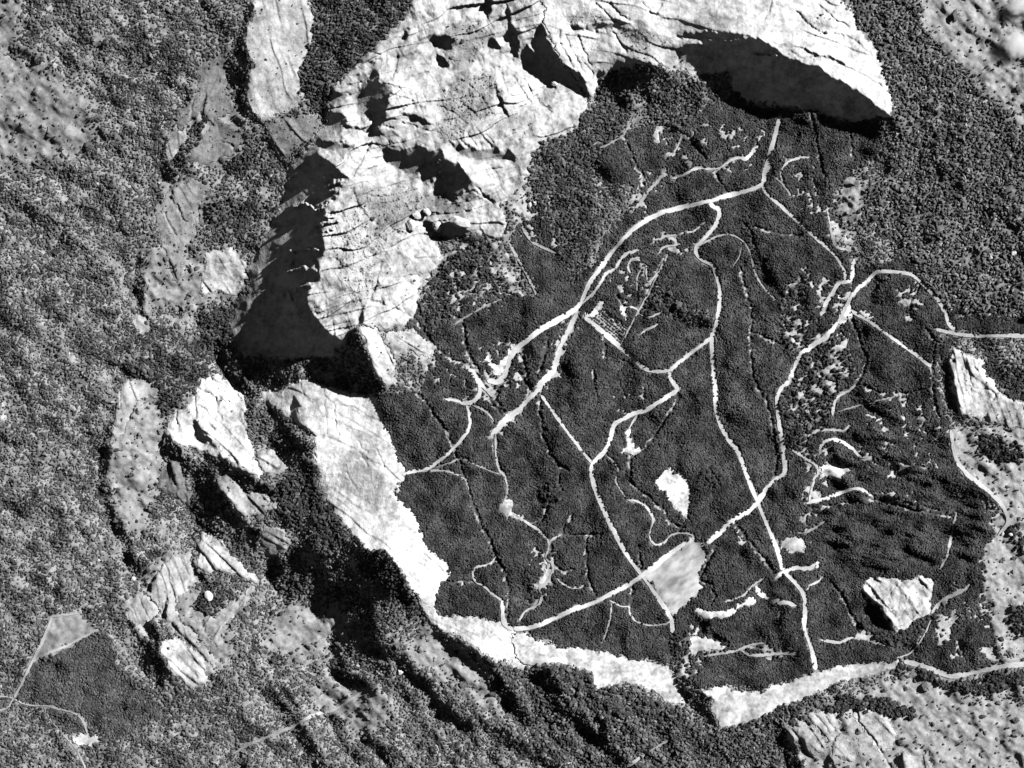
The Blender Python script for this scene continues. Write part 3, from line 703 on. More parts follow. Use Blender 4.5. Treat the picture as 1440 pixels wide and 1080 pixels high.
# woods of larger, rougher trees: density, radius px, tone, outline
WOODS = [
 (.95, 2.3, .8, [(440,-30),(599,-30),(554,42),(527,64),(482,108),(467,125),(455,170),(430,150),(422,105),(443,50)]),
 (.72, 2.5, 1.5, [(1186,-30),(1260,-30),(1300,40),(1330,70),(1360,100),(1400,150),(1480,200),(1480,340),(1400,330),(1330,310),(1260,240),(1235,200),(1240,170),(1255,163),(1246,117),(1243,92),(1229,61),(1207,42),(1204,22)]),
 (.95, 2.4, .7, [(288,440),(345,418),(332,440),(306,500),(282,535),(236,590),(210,535),(172,520),(182,505),(232,500),(262,500)]),
 (.95, 2.6, 1.1, [(905,140),(960,122),(985,112),(996,130),(985,160),(950,178),(915,165)]),
 (.92, 2.6, .95, [(764,197),(800,189),(830,150),(870,145),(880,180),(848,206),(832,260),(840,330),(815,395),(800,392),(790,350),(762,290),(745,262),(745,242)]),
 (.95, 2.6, .85, [(668,328),(690,340),(700,400),(702,420),(650,405),(640,440),(600,470),(590,420),(622,370)]),
 (.86, 2.7, 1.25, [(690,938),(700,934),(720,942),(735,944),(790,938),(832,948),(838,970),(900,975),(930,992),(960,990),(985,1030),(1002,1030),(1080,1005),(1132,985),(1128,1012),(1098,1030),(1100,1110),(860,1110),(760,1050),(715,1010),(690,970)]),
 (.95, 3.0, .65, [(1286,938),(1310,946),(1340,962),(1370,960),(1400,948),(1440,944),(1480,944),(1480,962),(1430,962),(1400,975),(1370,972),(1330,968),(1300,955)]),
 (.93, 2.8, .65, [(1172,985),(1190,975),(1215,984),(1240,980),(1262,990),(1290,1000),(1280,1010),(1245,1005),(1225,1000),(1200,1000),(1185,1005),(1150,1000)]),
 (.8, 2.6, .75, [(1100,400),(1128,385),(1136,420),(1120,450),(1130,480),(1190,470),(1200,520),(1180,560),(1160,600),(1130,640),(1112,620),(1100,580),(1098,550),(1130,520),(1108,500),(1095,470)]),
 (.95, 2.6, .65, [(1205,858),(1222,876),(1240,886),(1262,896),(1290,876),(1310,862),(1318,868),(1285,892),(1262,905),(1240,900),(1215,885)]),
 (.85, 2.8, .75, [(400,664),(416,664),(441,652),(452,690),(466,715),(480,735),(488,762),(478,776),(440,770),(430,745),(400,735),(385,700)]),
 (.92, 2.8, .55, [(1376,618),(1400,606),(1420,625),(1440,630),(1440,645),(1400,648),(1374,640)]),
 (.8, 2.8, .6, [(1412,742),(1440,738),(1440,780),(1425,770)]),
 (.9, 2.8, .6, [(1416,860),(1440,846),(1480,850),(1480,900),(1430,900)]),
 (.8, 2.8, .65, [(944,893),(968,890),(976,905),(972,930),(985,950),(968,965),(950,948),(945,920)]),
 (.9, 2.5, .75, [(281,815),(312,816),(322,835),(312,858),(296,868),(278,850)]),
 (.9, 2.4, .8, [(298,290),(330,280),(345,300),(360,330),(345,345),(318,330),(300,315)]),
 (.62, 2.6, 1.7, [(1370,330),(1440,290),(1480,300),(1480,460),(1410,440),(1330,440),(1270,350),(1215,300),(1215,260),(1260,250)]),
 (.9, 2.6, .75, [(895,408),(930,402),(950,420),(1000,440),(1000,460),(950,450),(905,440)]),
 (.9, 2.6, .8, [(1395,500),(1440,520),(1480,530),(1480,570),(1440,562),(1415,545)]),
 (.9, 2.6, .8, [(520,770),(560,798),(575,830),(600,875),(570,860),(545,830),(500,800)]),
]
# groups of single trees one can count: label, count, radius px, tone, outline
TREE_GROUPS = [
 ('dark round tree in the round clump right of the white leaf shaped clearing', 'trees in the round clump by the white clearing', 24, 3.6, .6, [(982,672),(990,660),(1004,656),(1016,664),(1018,676),(1006,684),(992,684),(984,688)]),
 ('dark round tree in the small circular clump in the western blocks', 'trees in the small circular clump', 20, 3.3, .6, [(760,690),(766,681),(780,680),(788,688),(786,700),(774,704),(762,700)]),
 ('dark tree in the belt along the curve of the lower right road', 'trees in the belt by the lower right road', 52, 3.2, .62, [(1286,938),(1310,946),(1340,960),(1370,958),(1400,948),(1442,944),(1442,960),(1400,972),(1370,972),(1330,968),(1300,955)]),
 ('dark tree in the belt between the pale road and the bottom right rocks', 'trees in the belt above the bottom right rocks', 44, 3.2, .62, [(1172,985),(1190,975),(1215,984),(1240,980),(1262,990),(1288,1000),(1275,1008),(1245,1004),(1200,998),(1165,1000)]),
 ('dark tree at the foot of the rounded rock hill', 'trees round the foot of the rock hill', 34, 3.0, .62, [(1208,862),(1222,878),(1240,888),(1262,897),(1290,878),(1310,864),(1314,868),(1285,890),(1262,903),(1240,898),(1215,884)]),
 ('bushy tree at the southern rim of the white sand flat', 'trees on the rim of the sand flat', 46, 4.0, .85, [(770,940),(790,936),(830,948),(836,968),(815,985),(780,970),(845,975),(875,965),(892,985),(930,988),(945,985),(930,1002),(880,1005),(850,1000)]),
 ('dark shrub tree on the white ground of the settlement', 'trees scattered in the settlement', 40, 2.4, .6, [(1108,425),(1128,405),(1140,412),(1130,440),(1112,470),(1112,490),(1150,478),(1190,456),(1196,470),(1170,500),(1130,500),(1100,480)]),
 ('dark bush on the bright rubble at the brink of the lower shadow', 'bushes on the brink of the white slope', 30, 2.6, .6, [(400,670),(441,655),(468,720),(486,745),(470,770),(430,770),(410,720)]),
]
BOULDERS = [
 (1425,356,5.0,'small white boulder with black shadow near the right border'),
 (1393,362,3.0,'pale boulder lower left of the white boulder near the right border'),
 (293,838,8.0,'pale angular boulder ringed by dark trees beside the striped slab'),
 (745,288,4.0,'pale block on the gravel fan beside the isolated plantation block'),
 (615,318,8.5,'fat white rounded boulder at the left end of the boulder row on the mountain foot'),
 (585,302,8.0,'white rounded boulder at the top of the boulder row'),
 (600,298,6.5,'white boulder wedged between two larger ones in the row'),
 (578,317,9.0,'largest white boulder in the row at the mountain foot'),
 (646,312,12.0,'long white whaleback boulder casting a black crescent shadow'),
 (1410,750,3.0,'grey boulder beside the pale track at the right edge'),
 (1421,752,3.4,'white boulder among dark bushes at the right edge'),
 (187,814,4.0,'small bright boulder at the top of the narrow striped slab'),
 (563,945,5.0,'pale knob on the spur below the lower shadow'),
 (780,118,5.0,'small pale pillar of rock standing in the dark gully'),
]

# cracks and joints in the rock: width, depth (px), points
GROOVES = [
 (2.4,2.2,[(532,107),(552,102),(577,95),(606,90)]), (2.6,2.4,[(559,80),(557,90),(554,107)]), (3.4,2.4,[(521,91),(527,87),(544,80)]),
 (3,2.2,[(515,71),(527,74),(534,76)]), (2.6,2.2,[(476,124),(496,121),(507,115)]), (2.4,2,[(546,119),(565,124),(577,127)]),
 (2.4,2,[(567,111),(584,106),(601,102)]), (3,2.2,[(701,95),(706,106),(710,118)]), (3,2.4,[(695,120),(700,134)]),
 (3.4,2.6,[(736,112),(742,122),(752,136),(762,148),(775,156)]), (3,2.4,[(721,106),(735,130),(745,144)]), (3,3,[(522,200),(512,218),(502,236),(498,246)]),
 (2.6,2.2,[(539,177),(552,180)]), (3,2.4,[(565,172),(587,179),(606,187)]), (2.6,2,[(550,132),(580,142)]), (2,1.8,[(580,142),(570,150),(560,159)]),
 (2.4,2.2,[(640,186),(650,198),(658,206)]), (2.4,2.2,[(656,184),(664,196),(672,208)]), (2.4,2.2,[(670,180),(680,194),(690,206)]), (2.2,2,[(684,190),(694,200)]),
 (2.2,2,[(620,150),(640,160),(655,175)]), (2.2,2,[(640,140),(660,152),(675,166)]), (2,2,[(660,120),(680,140),(690,160)]),
 (3,2.6,[(497,267),(503,287),(512,300),(521,311),(534,316),(546,315)]), (2.6,2.2,[(510,273),(525,276),(545,277)]), (2.4,2,[(546,262),(560,266),(575,264)]),
 (2.6,2.4,[(550,322),(562,328),(570,328)]), (3.2,3,[(537,369),(533,386),(527,404),(519,422),(528,424),(537,427)]), (2.4,2,[(556,391),(572,389),(590,388)]),
 (2.4,2,[(520,425),(545,430),(560,436),(576,445)]), (2.6,2.4,[(651,294),(662,300),(672,300)]), (3,2.4,[(672,318),(680,332),(685,345)]),
 (2.4,2,[(665,268),(680,276),(695,287)]), (3,2.6,[(670,262),(682,276),(694,284)]),
 (2.4,2,[(440,470),(446,452),(460,440)]), (2.2,2,[(470,470),(468,452)]), (3,2.4,[(400,440),(425,436),(445,440)]),
 # the west end of the long ridge
 (3,2.4,[(837,6),(846,14),(862,26),(876,34)]), (3,2.2,[(856,4),(868,18),(885,28)]), (2.6,2.2,[(797,50),(802,68),(812,86),(822,102)]),
 (2.6,2.2,[(786,44),(788,60),(798,80),(806,94)]), (2.6,2.2,[(812,48),(820,70),(832,92)]), (2.4,2,[(862,44),(870,58),(880,72)]), (2.4,2,[(822,90),(832,100),(834,112)]),
 (3,2.6,[(1120,17),(1140,37),(1160,48),(1183,50),(1200,55),(1211,64)]), (3,2.4,[(1150,7),(1167,22),(1180,30),(1193,38)]), (3,1.6,[(1088,-10),(1082,14),(1076,27)]),
 (2.6,2,[(1108,71),(1127,82),(1153,82)]), (2.6,2,[(1178,90),(1207,102),(1225,112),(1238,121)]), (2.4,1.8,[(1207,64),(1214,70),(1226,76)]), (4,2,[(1250,112),(1255,114)]),
 (2.6,1.8,[(1085,60),(1105,66),(1126,68)]), (2,1.4,[(905,5),(915,18),(930,22)]), (2,1.4,[(930,6),(922,22)]),
 # western outcrops and slabs
 (3,3,[(287,526),(275,546),(264,560),(250,576),(247,595)]), (3,2.6,[(297,520),(298,535)]), (3.4,3,[(274,555),(275,574),(276,586)]),
 (3.6,3,[(279,549),(295,554),(302,561),(305,569)]), (2.6,2.2,[(280,569),(290,577),(297,587),(306,594)]), (2.4,2,[(306,580),(312,590)]), (2.4,2,[(295,600),(302,606)]),
 (3,2.6,[(230,790),(215,812),(205,833)]), (3,2.8,[(234,844),(232,858),(228,871)]), (3.4,3,[(241,878),(260,897),(279,914),(288,929)]),
 (1.8,.9,[(230,788),(243,820)]), (1.8,.9,[(240,784),(256,818)]), (1.8,.9,[(251,782),(268,812)]), (1.8,.8,[(222,800),(234,830)]), (1.8,.8,[(260,780),(274,808)]),
 (2,1,[(184,852),(196,876),(212,900)]), (2,1,[(196,842),(206,862),(214,880)]), (2.4,1.6,[(262,936),(270,944),(276,952)]), (2.4,2,[(335,850),(345,838),(352,826)]),
 (2.6,2,[(353,237),(361,226),(370,212)]), (3,2.4,[(249,288),(254,300),(258,311)]), (2.4,1.8,[(232,300),(246,330)]), (2.4,1.8,[(272,140),(268,170)]), (2.2,1.6,[(250,168),(275,152)]),
 (2.4,1.8,[(310,198),(330,206),(345,200)]), (2.4,1.8,[(325,202),(332,216)]), (2.6,2,[(262,700),(268,740),(278,748)]), (2.4,2,[(240,660),(248,690)]), (2.6,2,[(256,650),(262,690)]),
 (2,1,[(420,532),(424,548),(428,556)]), (2,1,[(456,562),(459,596),(460,612)]), (2.2,1.4,[(470,570),(472,598),(476,612)]), (2.2,1.4,[(505,620),(510,630),(516,636)]),
 (2.4,1.6,[(505,637),(512,646),(517,655)]), (2.2,1.4,[(530,633),(536,646),(540,658)]), (2,1,[(488,664),(496,680),(502,690)]), (2.4,1.4,[(596,780),(606,788),(618,798),(626,806)]),
 (2.2,1.2,[(588,792),(600,800)]), (2,1.2,[(546,698),(556,688),(565,680)]),
 # right-hand rocks
 (3,2.4,[(1110,1018),(1135,1025),(1158,1037)]), (3,2.4,[(1128,1008),(1138,1020)]), (3,2.6,[(1202,995),(1207,1013),(1222,1032),(1240,1057),(1252,1080)]),
 (2,1.2,[(1150,1022),(1160,1034)]), (2,1.2,[(1156,1016),(1166,1030)]), (2,1.2,[(1162,1010),(1174,1028)]), (2,1.2,[(1146,1004),(1154,1014)]),
 (2.4,1.6,[(1364,530),(1366,550)]), (2.6,2,[(1352,516),(1356,540),(1358,548)]), (3,2,[(1392,548),(1400,556),(1396,562)]), (2.4,1.6,[(1368,518),(1374,520)]),
 (2.4,1.8,[(1290,812),(1297,822)]), (2.4,1.8,[(1300,812),(1306,822)]), (2.4,1.6,[(1276,834),(1279,842)]), (2.4,1.6,[(1236,826),(1242,846)]), (2.4,1.6,[(1268,880),(1278,872),(1288,862)]),
]
# rock of another colour: weathered, rubbly, overgrown, one greyed for oblique light (tone, rubble 0..1, outline)
ROCKTONE = [
 (.20, .8, [(627,45),(647,31),(675,36),(686,46),(682,64),(672,78),(655,92),(637,97),(628,84),(640,66)]),
 (.27, 1.0, [(619,130),(640,110),(690,100),(700,120),(690,160),(660,180),(640,200),(618,200),(612,175)]),
 (.30, .5, [(710,162),(740,160),(760,180),(756,196),(730,196),(715,180)]),
 (.25, 1.0, [(497,267),(520,262),(545,270),(575,262),(600,280),(590,296),(570,320),(560,332),(546,318),(521,312),(503,288)]),
 (.36, 1.0, [(470,300),(500,292),(520,312),(548,322),(545,350),(537,369),(527,404),(518,422),(500,432),(480,400),(465,360),(468,330)]),
 (.18, .5, [(577,265),(600,272),(640,282),(655,288),(652,300),(625,306),(610,296),(600,292)]),
 (.40, .1, [(560,361),(590,359),(602,347),(620,356),(620,369),(613,381),(591,396),(560,388),(540,372)]),
 (.46, .1, [(538,392),(575,388),(606,388),(591,406),(588,440),(566,436),(540,428),(522,420)]),
 (.36, .6, [(1122,20),(1150,15),(1165,30),(1168,46),(1145,40)]), (.34, .3, [(1073,52),(1100,62),(1133,70),(1120,78),(1090,66)]),
 (.36, .4, [(866,36),(900,38),(940,50),(954,70),(956,95),(930,90),(895,84),(880,70),(868,50)]),  # grey of the obliquely lit steep slope put into the rock tone
 (.36, .6, [(800,20),(830,16),(858,28),(850,32),(820,38),(805,34)]),
 (.34, .4, [(480,650),(520,640),(545,680),(530,720),(500,700),(470,690)]), (.40, .2, [(490,610),(530,616),(540,650),(510,655)]),
 (.28, .8, [(436,656),(460,660),(470,690),(455,690)]),
 (.62, .1, [(238,935),(250,926),(264,939),(256,945),(245,947)]), (.56, .2, [(226,905),(245,898),(250,910),(236,922)]),
 (.26, .8, [(250,915),(268,922),(262,932),(250,928)]),
]
PLT_EXTRA = [[(1382,492),(1397,495),(1400,512),(1406,531),(1419,539),(1433,550),(1445,562),(1425,564),(1400,534),(1385,519),(1389,506)],
 [(1326,477),(1340,481),(1339,489),(1328,502),(1319,500)]]
WOODS += [
 (.9, 2.3, .75, [(263,190),(297,150),(303,155),(281,190),(290,205),(262,240),(243,250),(246,228)]),
 (.9, 2.3, .75, [(318,230),(350,210),(365,207),(350,245),(330,252),(315,248)]),
 (.9, 2.3, .75, [(295,285),(325,275),(330,300),(300,312)]),
 (.85, 2.1, 1.2, [(346,566),(370,580),(372,625),(360,622),(352,600)]),
]
BLOCKS += [(1395,510,.95,'dark sliver of plantation along the upper edge of the big white outcrop'),
 (1330,488,.9,'small dark block between the right road and the big white outcrop')]

# fins of rock that stand out of the shaded west face into the sun: half width, height, points
SPURS = [(2.2,9,[(412,291),(428,285),(442,296)]), (2.0,8,[(442,296),(452,290),(464,283)]), (2.6,9,[(457,262),(468,258),(478,255)]), (3,8,[(462,270),(470,266)]),
 (2.2,9,[(410,354),(430,349),(447,351)]), (2.2,8,[(444,317),(460,313),(474,312)]), (2,7,[(455,325),(468,322)]), (2.6,9,[(404,382),(424,377),(449,381)]),
 (2,7,[(398,371),(410,369)]), (2,6,[(404,410),(409,420)]), (2.6,7,[(416,404),(430,400),(440,404)]), (2,7,[(457,305),(470,302)]), (2,6,[(394,413),(396,415)]),
 (3,6,[(1060,78),(1090,80)])]
# ------------------------------------------------------------------ relief
G = np.zeros((MH, MW)); TARGET = np.zeros((MH, MW), bool)
for k, pts in RISES:
    G -= blur(poly(pts, 0), 6) * k
for k, pts in DROPS:
    m = poly(pts, .8)
    G[m] = k
    if k >= 1:
        TARGET |= m


def shift(a, s, fill):
    sx = int(round(SHX * s)); sy = int(round(SHY * s))
    o = np.roll(np.roll(a, sx, 1), sy, 0)
    if sx < 0: o[:, sx:] = fill
    if sx > 0: o[:, :sx] = fill
    if sy > 0: o[:sy] = fill
    if sy < 0: o[sy:] = fill
    return o


def solve(g, lam):
    """land whose slope along the shadow direction is g times the slope of the sun ray (least squares)"""
    e_ = lambda a: np.concatenate([np.concatenate([a, a[:, ::-1]], 1), np.concatenate([a, a[:, ::-1]], 1)[::-1]], 0)
    gx = np.zeros_like(g); gy = np.zeros_like(g)
    gx[:, :-1] = -SHX * TAN * 0.5 * (g[:, :-1] + g[:, 1:])
    gy[:-1] = -SHY * TAN * 0.5 * (g[:-1] + g[1:])
    d = gx - np.roll(gx, 1, 1) + gy - np.roll(gy, 1, 0)
    e = e_(d).astype(np.float32)
    hh_, ww_ = g.shape
    kx = 2 - 2 * np.cos(2 * math.pi * np.fft.rfftfreq(2 * ww_))[None]
    ky = 2 - 2 * np.cos(2 * math.pi * np.fft.fftfreq(2 * hh_))[:, None]
    return np.fft.irfft2(np.fft.rfft2(e) / -(kx + ky + lam), s=(2 * hh_, 2 * ww_))[:hh_, :ww_]


def shade_depth(h):
    """how far (px) each point lies under the sun ray that grazes the land up-sun of it"""
    q = h[::2, ::2]; top = q.copy()
    for t in range(1, 70):
        np.maximum(top, shift(q, t, -1e9) - 2 * t * TAN, out=top)
    return np.repeat(np.repeat(top - q, 2, 0), 2, 1)[:MH, :MW]


t2 = TARGET[::2, ::2]
run = t2.copy(); tt = t2.astype(float)
for s in range(1, 70):
    run &= shift(t2, s, False); tt += run
run = t2.copy(); rr = t2.astype(float)
for s in range(1, 70):
    run &= shift(t2, -s, False); rr += run
prof = 1.22 + .85 * (rr - tt) / np.maximum(rr + tt, 1)     # steep cliff first, then a floor that meets the sun ray again
prof = np.repeat(np.repeat(prof, 2, 0), 2, 1)[:MH, :MW]
core = np.where(TARGET, prof + (G - 1.28).clip(-.1, 1.5), G)
gain = np.ones((MH, MW))
for it in range(5):
    HT = solve(core, (1 / 220.0) ** 2)
    sd = shade_depth(HT)
    lit_in = TARGET & (sd < .25)
    dark_out = ~TARGET & (sd > .4)
    if it == 4: break
    core[lit_in] += .35
    core[dark_out] -= .16
    up = blur(dark_out, 5)                                  # spare the end of shadows that reach too far
    core -= np.where(TARGET & (sd > 1.5), np.clip(up * .8, 0, .3), 0)
    core = np.clip(core, -1.6, 3.6)
print('relief: lit in target %.3f dark outside %.3f' % (lit_in.sum() / TARGET.sum(), dark_out.sum() / TARGET.sum()), HT.min(), HT.max())

ROCK = np.zeros((MH, MW), int)              # patch number, 0 = plain ground
TONE = np.full((MH, MW), .17)
RELIEF = np.zeros((MH, MW))
cache = {}


def strata(ang):
    a = int(round(ang / 15.0)) * 15
    if a not in cache:
        c, s = math.cos(math.radians(a)), math.sin(math.radians(a))
        nx, ny = -s, c
        if nx * SHX + ny * SHY < 0: nx, ny = -nx, -ny
        q = UU * nx + VV * ny
        o = 0
        for per, am, wv, sd in ((27., 4.4, 9.0, 0), (12., 1.5, 4.0, 1)):      # beds: long dip slope, short scarp
            p = (q + wv * fbm(600 + a + sd, 24, 160, 1.8, a, 2.6)) / per
            ampl = np.clip(.5 + .7 * fbm(700 + a + sd, 14, 90, 1.5, a, 3.4), 0, 2.2)
            o = o + (p - np.floor(p)) * am * ampl
        cr = np.minimum(np.abs(fbm(300 + a, 10, 70, 1.6, a + 72, 3.0)), .35) * 2.2
        cache[a] = blur(o, .6) + cr * .9
    return cache[a]


iso = fbm(11, 3, 30, 1.4)
iso2 = fbm(12, 12, 80, 1.6)
stain = fbm(13, 4, 50, 1.0)
edge_n = fbm(14, 3, 12, .6)
for i, (nm, lab, cat, tone, ang, dep, pts) in enumerate(ROCKS):
    m = poly(pts, 1.2)
    ROCK[m] = i + 1
    f = np.clip(blur(m, 3) * 2 - 1, 0, 1)
    loc = f * dep * ((1.25 if i == 0 else 1.0) * strata(ang) + .24 * iso + (1.8 if i == 0 else 1.3) * iso2)
    RELIEF = np.where(m, loc, RELIEF)
    TONE[m] = tone
NR = len(ROCKS)
for i, (nm, lab, cat, tone, pts) in enumerate(BARE):
    m = poly(pts, 1.0)
    ROCK[m] = NR + i + 1
    TONE[m] = tone
rubble = np.zeros((MH, MW))
rub_n = np.abs(fbm(15, 3, 9, .6))
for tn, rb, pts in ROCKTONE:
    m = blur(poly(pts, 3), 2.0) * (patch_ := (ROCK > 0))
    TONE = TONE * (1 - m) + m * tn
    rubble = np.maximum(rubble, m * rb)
RELIEF += rubble * 1.1 * rub_n
RELIEF *= 1 - .78 * np.clip(blur(TARGET, 2.0) * 1.3 - .15, 0, 1)
for wd_, ht_, pts in SPURS:
    RELIEF += 1.15 * ht_ * np.exp(-(dist_to(pts, 12, .8) / wd_) ** 2)
for wd_, dp, pts in GROOVES:
    RELIEF -= dp * np.exp(-(dist_to(pts, 9, .5) / (.62 * wd_)) ** 2)
PLT = poly(PLANTATION, 1.0)
for pts in PLT_EXTRA: PLT |= poly(pts, 1.0)
LPL = poly([(44,937),(92,912),(132,893),(152,888),(165,930),(190,960),(222,985),(232,1005),(195,1027),(150,1037),(128,1018),(110,1002),(85,994),(40,988),(22,978)], 1.5) | poly([(64,997),(84,1001),(106,1006),(118,1020),(116,1030),(94,1034),(72,1008)], 1)
LFIELD = poly([(73,870),(98,866),(115,866),(135,884),(50,925)], 1)
ORCH = poly([(830,449),(851,434),(884,462),(873,485)], .3)
WOOD = np.zeros((MH, MW), int)
for i, (dn, r, tn, pts) in enumerate(WOODS):
    WOOD[poly(pts, 2.0)] = i + 1
patch = ROCK > 0
WOOD[patch & (ROCK != 24)] = 0
WOOD[(ROCK == 24) & (edge_n < -.2)] = 0
WOOD[ROCK == 24] = 0
PLT &= ~patch & (WOOD == 0)
LPL &= ~patch
RD = np.full((MH, MW), 1e9)                 # distance to the edge of the nearest road
for nm, lab, wd_, tn, rag, pts in ROADS:
    RD = np.minimum(RD, dist_to(pts, 14, .35) - .40 * wd_)
GD = np.full((MH, MW), 1e9)
for wd_, pts in GAPS:
    gd_ = dist_to(pts, 8, .6)
    GD = np.minimum(GD, gd_ - wd_ / 2)
    RELIEF -= np.where(ROCK > 0, 0, (1.1 + .3 * wd_) * np.exp(-(gd_ / (.42 * wd_)) ** 2))      # little gullies, sunk so that their own shadow darkens the gaps

FR = np.full((MH, MW), 1e9)                     # pale strips beside the little gullies, sunlit banks put into the ground tone
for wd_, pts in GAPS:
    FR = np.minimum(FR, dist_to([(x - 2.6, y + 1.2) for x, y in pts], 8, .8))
thin = np.zeros((MH, MW), bool)                # places where the canopy is broken by pale eroded ground
th_n = fbm(16, 6, 36, 1.2)
for lev, pts in THIN:
    thin |= poly(pts, 2.5) & (th_n > lev) & ~patch
bare_soil = np.zeros((MH, MW))
TONE = np.where(patch, TONE, .22 + .05 * fbm(21, 10, 120, 1.2) + .03 * iso)
for tn, fe, pts in SOIL:
    m = np.clip(blur(poly(pts, 3), fe) + .10 * edge_n, 0, 1)
    TONE = np.where(patch, TONE, TONE * (1 - m) + m * (tn + .04 * iso))
    bare_soil = np.maximum(bare_soil, m)
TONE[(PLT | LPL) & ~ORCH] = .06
TONE[PLT & (RD < .5 + .9 * edge_n)] = .24     # bare verges of the roads
thin |= (FR < 1.25) & (fbm(19, 8, 40, 1.0) > .25) & PLT  # bank strips bared and lightened to stand for sunlight on them
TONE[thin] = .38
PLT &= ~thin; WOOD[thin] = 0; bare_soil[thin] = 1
TONE[ORCH] = .36
TONE[LFIELD] = .24 + .03 * iso[LFIELD]
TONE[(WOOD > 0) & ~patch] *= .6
stainf = np.clip(1 + .16 * stain + .06 * edge_n + .12 * fbm(17, 30, 160, 1.2), .45, 1.3)
TONE[patch] = (TONE * stainf)[patch]
sandm = ROCK > NR + 1
TONE[sandm] *= np.clip(1 + .05 * stain + .09 * fbm(18, 12, 90, 1.3, -12, 2.5), .6, 1.2)[sandm]
fieldm = ROCK == NR + 1
TONE[fieldm] = .37 * np.clip(1 + .22 * fbm(31, 6, 40, 1.2, -40, 2)[fieldm], .5, 1.4)
TONE = np.clip(TONE, .03, .82)

veg_relief = 2.2 * fbm(41, 14, 90, 1.8) * np.clip(blur(~(PLT | patch), 6), 0, 1)
veg_relief += 4.2 * fbm(42, 22, 120, 2.0) * np.clip(blur(PLT, 5), 0, 1)
ripple = poly([(1190,540),(1320,580),(1345,660),(1400,730),(1370,800),(1220,800),(1150,760),(1150,690)], 2)
veg_relief += 3.2 * fbm(43, 14, 50, 1.5, 12, 2.6) * blur(ripple, 8)
low = poly([(330,930),(480,930),(560,900),(720,960),(960,1000),(960,1100),(330,1100)], 3)
veg_relief += 3.6 * fbm(45, 16, 70, 1.7, 48, 2.4) * blur(low, 12)
veg_relief += 1.7 * fbm(46, 18, 90, 1.7, 32, 3.0) * blur(UU < 300, 30) * ~patch
veg_relief += 1.6 * fbm(44, 8, 40, 1.5, 40, 2) * .5 * blur(np.maximum(bare_soil, 0) * ~patch, 4)
HT = HT + RELIEF + veg_relief
rmask = blur(np.clip(1.2 - RD / 3.0, 0, 1), 1.0)
HT = HT * (1 - rmask) + blur(HT, 5) * rmask                # roads are graded
HT -= HT.min()
HM = HT * PX                                # metres
print('height range', HM.min(), HM.max())

# ------------------------------------------------------------------ materials
def material(name, rough=.95, var=.25, scale=.06, bump=.0, bscale=.2, fixed=None):
    m = bpy.data.materials.new(name); m.use_nodes = True
    n = m.node_tree.nodes; l = m.node_tree.links
    b = n['Principled BSDF']
    b.inputs['Roughness'].default_value = rough
    b.inputs['Specular IOR Level'].default_value = .12
    at = n.new('ShaderNodeAttribute'); at.attribute_name = 'tone'
    tc = n.new('ShaderNodeTexCoord')
    nz = n.new('ShaderNodeTexNoise'); nz.inputs['Scale'].default_value = scale
    nz.inputs['Detail'].default_value = 8; nz.inputs['Roughness'].default_value = .68
    l.new(tc.outputs['Object'], nz.inputs['Vector'])
    mr = n.new('ShaderNodeMapRange')
    mr.inputs['From Min'].default_value = .3; mr.inputs['From Max'].default_value = .7
    mr.inputs['To Min'].default_value = 1 - var; mr.inputs['To Max'].default_value = 1 + var
    l.new(nz.outputs['Fac'], mr.inputs['Value'])
    mu = n.new('ShaderNodeMath'); mu.operation = 'MULTIPLY'; mu.use_clamp = True
    l.new(at.outputs['Fac'], mu.inputs[0]); l.new(mr.outputs[0], mu.inputs[1])
    l.new(mu.outputs[0], b.inputs['Base Color'])
    if bump:
        n2 = n.new('ShaderNodeTexNoise'); n2.inputs['Scale'].default_value = bscale
        n2.inputs['Detail'].default_value = 6; n2.inputs['Roughness'].default_value = .65
        l.new(tc.outputs['Object'], n2.inputs['Vector'])
        bp = n.new('ShaderNodeBump'); bp.inputs['Strength'].default_value = 1
        bp.inputs['Distance'].default_value = bump
        l.new(n2.outputs['Fac'], bp.inputs['Height']); l.new(bp.outputs[0], b.inputs['Normal'])
    return m


M_GROUND = material('soil', .97, .28, .09, 1.6, .16)
M_ROCK = material('granite', .9, .14, .05, 2.6, .10)
M_SAND = material('sand', .95, .12, .08, .5, .2)
M_ROAD = material('road_gravel', .95, .12, .12)
M_LEAF = material('foliage', .9, .25, .3)

COL = S.collection


def put(o, label=None, cat=None, kind=None, group=None):
    COL.objects.link(o)
    if label: o['label'] = label
    if cat: o['category'] = cat
    if kind: o['kind'] = kind
    if group: o['group'] = group
    return o


def mesh_from(name, co, faces, tone, mat, smooth=False):
    """faces: (n,3) or (n,4) int array"""
    me = bpy.data.meshes.new(name)
    nf, k = faces.shape
    me.vertices.add(len(co)); me.vertices.foreach_set('co', np.ascontiguousarray(co, np.float32).ravel())
    me.loops.add(nf * k); me.loops.foreach_set('vertex_index', np.ascontiguousarray(faces, np.int32).ravel())
    me.polygons.add(nf)
    me.polygons.foreach_set('loop_start', np.arange(0, nf * k, k, dtype=np.int32))
    me.polygons.foreach_set('use_smooth', np.full(nf, smooth, bool))
    a = me.attributes.new('tone', 'FLOAT', 'POINT')
    a.data.foreach_set('value', np.broadcast_to(np.asarray(tone, np.float32), (len(co),)).copy())
    me.materials.append(mat)
    me.update(calc_edges=True)
    return me


